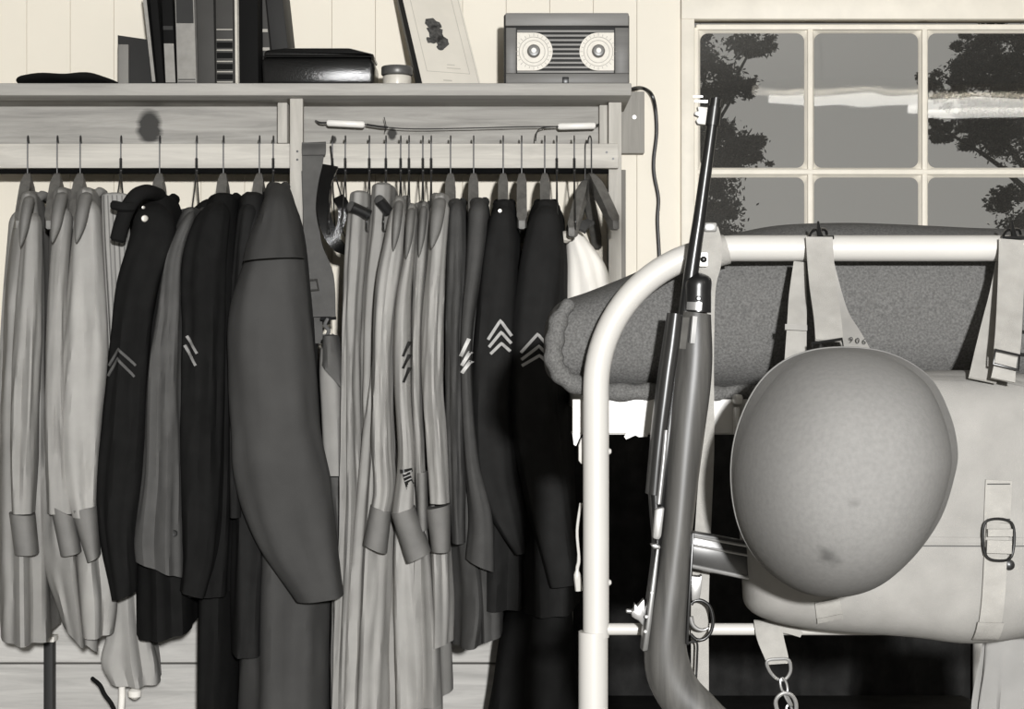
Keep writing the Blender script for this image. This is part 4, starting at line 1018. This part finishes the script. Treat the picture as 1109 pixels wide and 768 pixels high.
# folded mattress under a grey wool blanket
mt = root('folded_mattress', 'folded mattress rolled in a coarse grey wool blanket on upper bunk', 'mattress', (X_(850, 2.1), 2.15, Z_(432, 2.0)))
DM = 1.925
cols = [(592, 372, 384), (594, 350, 402), (600, 334, 412), (612, 323, 420), (640, 313, 426), (680, 297, 429), (715, 281, 430), (760, 258, 431), (800, 247, 431), (860, 235, 431), (930, 232, 431), (1000, 234, 431), (1080, 238, 431), (1180, 242, 431), (1330, 262, 431), (1390, 280, 425), (1400, 320, 400)]
V, Fs = [], []; NS = 40
def mrow(px, yt, yb_):
    za, zb = Z_(yt, DM + .02), Z_(yb_, DM + .02); c = (za + zb) / 2; h = (za - zb) / 2
    hdp = .24 * min(1, .35 + h / .05 * .3) ; dcn = DM + .012 + hdp
    out = []
    for k in range(NS):
        a = 2 * math.pi * k / NS; e = 2 / 4.5
        ca, sa = math.cos(a), math.sin(a)
        out.append(Vector((X_(px, DM + .01), dcn - hdp * math.copysign(abs(ca) ** e, ca), c + h * math.copysign(abs(sa) ** (2 / 3.2), sa))))
    return out
cc_ = catmull([Vector(c) for c in cols], 110)
for c in cc_: V += mrow(c.x, c.y, c.z)
rr = random.Random(2)
for i in range(len(cc_) - 1):
    for k in range(NS): Fs.append([i * NS + k, i * NS + (k + 1) % NS, (i + 1) * NS + (k + 1) % NS, (i + 1) * NS + k])
Fs.append(list(range(NS))); Fs.append([(len(cc_) - 1) * NS + k for k in range(NS)])
link('blanket_cover', (V, Fs), M_blanket, mt)
path = catmull([P(618, 327, DM + .006), P(606, 345, DM + .0), P(601, 368, DM), P(600, 390, DM), P(610, 408, DM), P(628, 418, DM), P(655, 424, DM + .004), P(690, 425, DM + .008), P(720, 424, DM + .01), P(770, 427, DM + .01), P(800, 425, DM + .012), P(900, 427, DM + .012)], 70)
link('rolled_edge', tube(path, [.006 + .0045 * min(1, i / 8) + .0012 * math.sin(i * 1.1) - .003 * max(0, (i - 35) / 35) for i in range(71)], 14), M_blanket, mt)

# ------------------------------------------------------------------ carbine
DG = 1.855
gun = root('carbine_rifle', 'walnut-stocked carbine standing muzzle up against the bunk rail', 'rifle', P(720, 800, DG))
def gl_(keys, dc, hd, e=2.4, **k): return Loft(rows(*keys), dc, hd, dref=DG, e=e, **k)
stock = gl_([(738, 337, 770, 341), (736, 352, 770.5, 354), (732, 385, 771.5, 387), (728, 420, 769.5, 420), (724, 462, 764, 462), (721.5, 503, 758.5, 503), (719, 545, 753.5, 545), (715, 589, 748.5, 589), (708, 630, 746, 630),
             (701.5, 669, 743.5, 668), (697.5, 705, 743, 694), (700, 733, 746.5, 715), (710, 757, 755, 735), (726, 779, 771, 752), (748, 797, 790, 771), (790, 822, 828, 792), (850, 858, 885, 818), (905, 885, 935, 840)],
            DG, [.016, .0185, .021, .0225, .0225, .0225, .022, .0215, .021, .021, .0205, .0195, .019, .019, .019, .0195, .02, .02], e=2.0, M=70, N=40, top='flat', bot='flat')
link('stock', stock.geo(), M_gunwood, gun)
hg = gl_([(722.5, 339, 738.5, 341), (717.5, 372, 735.5, 374), (713, 401, 731.5, 403), (709, 432, 727.5, 434), (705.5, 462, 723.5, 463), (702, 500, 719, 501), (699, 534, 716, 536)], DG, [.017, .018, .019, .0195, .0195, .019, .018], e=2.3, M=30, N=30, top='flat', bot='flat')
link('handguard', hg.geo(), wood('walnut_dark', .022, .06, 'Z', contrast=.3, rough=.35, scale=45, spec=.5), gun)
link('barrel', tube([P(775.2, 107, DG), P(768, 160, DG), P(757, 240, DG), P(748, 300, DG), P(742, 345, DG), P(713, 548, DG)], [.0058, .0061, .0068, .0078, .008, .008], 20), M_gunmetal, gun)
link('muzzle_bore', lathe([(.0038, -.0005), (.0038, .0006)], P(775.4, 106.4, DG), P(775.2, 100, DG) - P(776.2, 107, DG), 14), M_black, gun)
link('front_sight', prism([(754.5, 116), (766, 117), (763.5, 136), (755, 135), (753, 131), (756.5, 127), (751.5, 125), (752, 121.5), (756, 121)], DG, DG - .006, DG + .006, .0008), mat('worn_sight_steel', .42, .35, .06, .05, 30, metal=.3), gun)
link('sight_blade', join(prism([(751, 103.5), (761, 103.8), (761, 105.5), (751, 105.8)], DG, DG - .001, DG + .001), prism([(752, 108.5), (766.5, 108.8), (766, 111.5), (752, 111)], DG, DG - .0015, DG + .0015)), M_steel, gun)
link('sight_collar', tube([P(773.8, 116, DG), P(771.2, 136, DG)], .0078, 18), M_gunmetal, gun)
band = gl_([(748, 296, 762, 294), (742.5, 303, 769, 300), (741, 318, 770, 318), (740.5, 337, 770, 339)], DG, [.010, .016, .0178, .018], e=2.2, M=16, N=32, top='round', capr=.22, bot='flat')
link('barrel_band', band.geo(), M_gunmetal, gun)
link('band_plate', stripe(band, [(743, 331.5), (758, 332.5)], 8.5, .0012), M_steel, gun)
link('band_screw', lathe([(.003, -.001), (.003, .002), (.002, .003)], band.at(754.5, 324, .0), (0, -1, 0), 12), M_black, gun)
link('band_spring', stripe(stock, [(751, 343), (748, 372)], 4.6, .002), M_steel, gun)
link('spring_groove', stripe(stock, [(746.8, 343), (743.8, 371)], 1.0, .0012), M_black, gun)
link('fore_plate', stripe(stock, [(742, 344), (738, 378)], 6.0, .001), mat('worn_walnut', .11, .4, .08, .2, 60), gun)
link('operating_rod', tube([P(721.5, 466, DG - .0195), P(718.5, 500, DG - .0195), P(713.5, 546, DG - .0195)], .0026, 10), M_steel, gun)
link('receiver', gl_([(702, 535, 716, 536), (703.5, 556, 716, 556), (706, 589, 716, 589), (702, 629, 712, 630), (696.5, 669, 706, 670), (693.5, 702, 701, 703)], DG, [.016, .016, .016, .0165, .0165, .016], e=2.6, M=20, N=26, top='flat', bot='flat').geo(), M_gunmetal, gun)
link('operating_slide', prism([(707.5, 549), (718, 547), (714.5, 578), (712, 583), (705, 581)], DG, DG - .024, DG - .004, .0025), mat('worn_slide_steel', .3, .35, .04, .1, 30, metal=.4), gun)
link('charging_handle', prism([(702, 587), (708, 586), (713, 588), (713, 591.5), (706, 591.5)], DG, DG - .029, DG - .012, .0015), M_steel, gun)
link('receiver_edge', prism([(709.5, 590), (713, 590), (709, 630), (704.5, 669), (700, 701.5), (694.5, 702.5), (697, 683), (703, 635)], DG, DG - .0195, DG - .010, .001), mat('worn_receiver_steel', .13, .35, .04, .1, 30, metal=.4), gun)
for (a, b) in ((706, 642), (700, 668), (699, 684)): link('receiver_pin', lathe([(.0018, 0), (.0016, .0012)], P(a, b, DG - .0195), (0, -1, 0), 10), M_steel, gun)
link('rear_sight', prism([(697, 648), (690, 656), (687, 653), (686, 660), (683, 661), (684, 667), (687, 669), (691, 671), (696, 677), (699, 664)], DG, DG - .008, DG + .008, .001), M_steel, gun)
link('windage_knob', lathe([(.0022, 0), (.0022, .006), (.001, .007)], P(685, 662.5, DG), (-1, 0, .15), 12), M_steel, gun)
# magazine and trigger group
mg = prism([(745, 577), (751, 575), (803, 585), (814, 589), (812, 628), (746, 615)], DG, DG - .0095, DG + .0095, .002)
link('magazine', mg, mat('magazine_steel', .05, .3, .03, .15, 50, metal=.6, spec=.6), gun)
for (a, b, c, d, r) in ((750, 581, 812, 592, .0016), (750, 590.5, 812, 602, .0014), (748, 613, 811, 626, .0022)):
    link('magazine_rib', tube([P(a, b, DG - .0095), P(c, d, DG - .0095)], r, 8), M_steel, gun)
link('bottom_metal', prism([(748.5, 576), (751, 576), (747, 640), (744.5, 697), (741.5, 696), (744.5, 640)], DG, DG - .012, DG + .012, .0006), M_gunmetal, gun)
link('magazine_catch', prism([(748, 623), (757, 624), (760, 622), (758.5, 640), (757, 648), (748.5, 650), (748, 640)], DG, DG - .007, DG + .007, .001), M_steel, gun)
link('trigger_guard', tube(catmull([P(748.5, 655, DG), P(752, 651, DG), P(760, 650.5, DG), P(768, 656, DG), P(771.5, 666, DG), P(772, 676, DG), P(769, 686, DG), P(762, 692.5, DG), P(754, 692.5, DG), P(748, 687, DG)], 40), .0019, 10), M_gunmetal, gun)
link('trigger', tube(catmull([P(748, 668, DG), P(750, 676, DG), P(755, 681, DG), P(762, 682.5, DG), P(767, 680, DG)], 18), [.0030 - .0001 * i for i in range(19)], 10), M_steel, gun)
link('guard_tang', tube(catmull([P(745, 697, DG), P(750, 695, DG), P(755, 697, DG), P(755, 712, DG), P(754, 735, DG)], 20), .0012, 8), M_gunmetal, gun)
# canvas sling tied round the rail, hanging down behind the carbine
sl = root('rifle_sling', 'pale canvas sling wrapped round the rail behind the carbine barrel', 'sling', P(765, 780, 1.885))
tx0, tx1 = P(765, 276, DB), P(787, 270, DB)
link('rail_wrap', tube([tx0, tx0.lerp(tx1, .5), tx1], RT * 1.16, 20), M_web, sl)
link('sling_tab', strip([(769.5, 246, 1.875, 16), (770, 262, 1.8785, 23), (768, 285, 1.8785, 26), (765, 305, 1.884, 22), (764, 330, 1.887, 20), (765, 400, 1.888, 16), (766, 480, 1.888, 15), (762, 560, 1.888, 17), (758, 650, 1.882, 19), (758, 720, 1.882, 19), (758, 800, 1.882, 19)], .0025), M_web, sl)
link('metal_tip', pbox(762.5, 776.5, 241, 251, 1.872, 1.870, 1.878, .002), M_steel, sl)
link('snap_plate', pbox(756.5, 767, 273, 289, 1.871, 1.8695, 1.8735, .002), M_porc, sl)
link('snap_stud', lathe([(.0036, 0), (.003, .002), (.0015, .003)], P(762, 281, 1.8695), (0, -1, 0), 12), M_gunmetal, sl)

# ------------------------------------------------------------------ pack
pk = root('field_pack', 'pale canvas field pack hanging from the rail by two straps', 'pack', P(960, 708, 1.85))
DP = 1.80
po = Pillow([(815, 640), (819, 668), (840, 681), (880, 690), (930, 695), (1000, 700), (1060, 707), (1110, 703), (1150, 690), (1172, 650), (1175, 560), (1170, 470), (1150, 415), (1100, 403), (1020, 402), (960, 402), (900, 405), (850, 415), (822, 440), (812, 500), (812, 570)], DP, 1.868, 1.884, .070, p=5, q=2.4, n=110)
link('bag', po.geo(), M_canvas, pk)
link('flap_seam', stripe(po, [(818, 586), (900, 591), (1010, 591), (1170, 592)], 1.2, .0012, 16), mat('dark_seam_thread', .08, .9), pk)  # thin dark line laid along the flap seam
link('flap_hem', stripe(po, [(816, 580), (900, 584), (1010, 584.5), (1170, 586)], 6, .0016, 16), M_canvas, pk)
link('top_binding', stripe(po, [(830, 432), (870, 414), (930, 410), (1020, 409.5), (1090, 411), (1150, 424)], 5, .0014, 14), M_canvas, pk)
st1 = stripe(po, [(1081, 520), (1080, 540), (1079, 566)], 29, .0025, 8, .001); link('strap_patch', st1, M_web, pk)
for yy in (524, 562): link('stitch_row', stripe(po, [(1068, yy), (1093, yy)], .9, .004, 6), M_bk2, pk)
link('closing_strap', stripe(po, [(1080, 566), (1077, 600), (1075, 650), (1073, 694)], 25, .004, 10), M_web, pk)
link('strap_end_fold', stripe(po, [(1074, 675), (1073, 697)], 29, .006, 8), M_web, pk)
link('strap_turn', join(stripe(po, [(1080, 572), (1080, 580)], 27, .011, 8), stripe(po, [(1079, 584), (1078.5, 598)], 27, .012, 8)), M_web, pk)
b1 = [po.at(1065, 565, .006), po.at(1094, 566, .006), po.at(1094, 600, .008), po.at(1079, 606, .010), po.at(1064.5, 599, .008)]
link('buckle', tube(catmull(b1, 40, True), .0014, 8, True), M_gunmetal, pk)
pp = po.at(1093, 612, .0); link('snap_stud', lathe([(.0058, 0), (.005, .003), (.002, .0045)], pp, (0, -1, 0), 14), M_black, pk)
link('bottom_tab', stripe(po, [(896, 651), (901, 674)], 27, .003, 8), M_web, pk)
link('tab_edge', stripe(po, [(900, 669), (901.5, 675)], 27, .005, 6), M_web, pk)
def clip(px):
    py = 252
    return [('clip_tongue', tube([P(px, 258, DB - .016), P(px - 2, 250, DB - .012), P(px - 3, 240, DB - .008)], [.0035, .0028, .0012], 8)),
            ('clip_plate', tube([P(px - 14, 258, DB - .017), P(px + 14, 257, DB - .017)], .0022, 8)),
            ('clip_hook', tube(catmull([P(px - 13, 257, DB - .016), P(px - 9, 250, DB - .008), P(px, 248.5, DB + .004), P(px + 6, 251, DB + .014), P(px + 6, 268, DB + .02)], 18), .0017, 8))]
# left shoulder strap
for nm, gg in clip(889): link(nm, gg, M_gunmetal, pk)
link('shoulder_strap', strip([(887, 257, 1.8795, 29), (888, 275, 1.872, 29), (891, 310, 1.845, 29), (896, 345, 1.81, 29.5), (898, 369, 1.79, 30)], .0028), M_web, pk)
bp_ = [P(880, 372, 1.787), P(912, 367, 1.787), P(914, 382, 1.783), P(881, 387, 1.783)]
link('strap_buckle', tube(bp_, .0016, 8, True), M_gunmetal, pk)
link('shoulder_strap_loop', strip([(866, 284, 1.892, 13), (864, 320, 1.875, 19), (863, 350, 1.85, 21), (861, 400, 1.82, 24)], .0025), M_web, pk)
link('strap_keeper', strip([(862, 352, 1.844, 24), (862, 358, 1.842, 24)], .003), M_canvas, pk)
bs = strip([(896, 284, 1.892, 14), (900, 310, 1.885, 19), (907, 340, 1.865, 24), (919, 362, 1.84, 27), (934, 392, 1.81, 30)], .0025)
link('back_strap', bs, M_canvas, pk)
# the handwritten 906 on the strap
def txt(body, px, py, d, size, rot, m, parent, name):
    cu = bpy.data.curves.new(name, 'FONT'); cu.body = body; cu.size = size; cu.extrude = .0003
    o = bpy.data.objects.new(name, cu); COL.objects.link(o)
    o.matrix_world = Matrix.Translation(P(px, py, d)) @ Matrix.Rotation(rot, 4, 'Y') @ Matrix.Rotation(math.pi / 2, 4, 'X')
    bpy.context.view_layer.update()
    me = bpy.data.meshes.new_from_object(o.evaluated_get(bpy.context.evaluated_depsgraph_get()))
    me.transform(o.matrix_world); V = [v.co.copy() for v in me.vertices]; Fs = [list(p.vertices) for p in me.polygons]
    bpy.data.objects.remove(o); bpy.data.curves.remove(cu); bpy.data.meshes.remove(me)
    return link(name, (V, Fs), m, parent, smooth=False)
txt('9 0 6', 919, 371, 1.825, .0088, .12, M_bk2, pk, 'ink_number')
# right shoulder strap
for nm, gg in clip(1099): link(nm, gg, M_gunmetal, pk)
link('shoulder_strap', strip([(1096, 260, 1.8795, 29), (1096, 275, 1.872, 29), (1094, 320, 1.842, 28), (1092, 360, 1.81, 28), (1090, 384, 1.79, 28)], .0028), M_web, pk)
bp_ = [P(1078, 379, 1.787), P(1104, 385, 1.787), P(1103, 401, 1.783), P(1076, 394, 1.783)]
link('strap_buckle', tube(bp_, .0016, 8, True), M_gunmetal, pk)
link('strap_lower_end', strip([(1090, 384, 1.792, 24), (1088, 398, 1.79, 24), (1086, 412, 1.785, 26)], .0028), M_web, pk)
link('shoulder_strap_loop', strip([(1080, 284, 1.892, 3), (1076, 320, 1.875, 10), (1071, 360, 1.85, 20), (1064, 412, 1.81, 30)], .0025), M_web, pk)
link('hanging_ring', tube(arc3(P(1108, 372, 1.83), .012, 0, 360, 'xz', 24)[:-1], .002, 8, True), M_gunmetal, pk)
# ------------------------------------------------------------------ helmet
DH = 1.68
hel = root('steel_helmet', 'matte painted steel helmet hung crown outward over the pack', 'helmet', P(915, 646, 1.7))
outl = [(909, 376.5), (860, 386), (824, 414), (800, 462), (792.5, 515), (801, 570), (826, 612), (864, 639), (903, 646), (945, 637), (985, 608), (1018, 563), (1034, 515), (1037, 485), (1028, 447), (1006, 408), (963, 383)]
domo = [(908, 378), (861, 388), (827, 417), (802, 463), (793, 515), (801.4, 569.7), (826.3, 611.6), (864, 638.6), (903, 645.6), (944, 635), (980, 605), (1008, 560), (1022, 517), (1025, 488), (1017, 451), (997, 412), (958, 386)]
rimp = catmull([(x, y, 0) for x, y in outl], 120, True)
hp = Pillow(domo, DH, 1.674, 1.683, .125, p=2.7, q=1.6, c=(911, 511), n=120, K=30, shift=(-4, -1))
link('shell', hp.geo(), M_helmet, hel)
V, Fs = [], []
for k in range(120): V.append(Vector((X_(rimp[k].x, DH), 1.680, Z_(rimp[k].y, DH))))
for k in range(120): V.append(hp.pt(k, .985))
for k in range(120): Fs.append([k, (k + 1) % 120, 120 + (k + 1) % 120, 120 + k])
link('brim', (V, Fs), M_helmet, hel)
link('rim', tube([Vector((v.x, 1.684, v.z)) for v in V[:120]], .0012, 8, True), M_helmet, hel)
o_ = origin_of(hel)
stain(M_helmet, hp.at(875, 590) - o_, .012, .55); stain(M_helmet, hp.at(897, 533) - o_, .006, .75)
link('chin_strap', strip([(905, 385, 1.785, 16), (902, 420, 1.73, 16), (897, 470, 1.69, 16)], .002), M_web, hel)
# ------------------------------------------------------------------ short strap with ring and chain on the cross tube
ch = root('strap_and_chain', 'short web strap with steel ring and chain clip on the cross tube', 'strap', P(845, 760, 1.87))
link('web_tab', strip([(832, 673, 1.905, 30), (832, 674.5, 1.893, 31), (834, 690, 1.886, 29), (841, 712, 1.882, 25), (842, 719, 1.882, 24)], .0026), M_web, ch)
link('tab_return', strip([(838, 675, 1.893, 20), (856, 681, 1.890, 13), (868, 688, 1.888, 6)], .0022), M_web, ch)
link('d_ring', tube(catmull([P(831, 716, 1.88), P(843, 714, 1.88), P(854, 715, 1.88), P(856, 727, 1.88), P(850, 736, 1.88), P(841, 735, 1.88), P(833, 726, 1.88)], 36, True), .0018, 8, True), M_steel, ch)
for k, (a, b, rot) in enumerate(((849, 743, 75), (853, 757, 60), (855, 772, 80), (857, 788, 60))):
    c = P(a, b, 1.876); al = math.radians(rot); R2 = []
    for i in range(20):
        q = 2 * math.pi * i / 20; u = .0085 * math.cos(q); vv = .0038 * math.sin(q)
        R2.append(c + Vector((u * math.cos(-al), vv * (.8 if k % 2 else .25) , u * math.sin(-al))) + Vector((vv * (.25 if k % 2 else .9) * math.sin(al), 0, vv * .3)))
    link('chain_link', tube(R2, .0014, 8, True), M_steel, ch)
link('snap_hook', tube(catmull([P(840, 762, 1.872), P(846, 752, 1.872), P(856, 752, 1.872), P(862, 762, 1.872), P(860, 778, 1.872), P(848, 782, 1.872)], 30, True), .0022, 8, True), M_steel, ch)
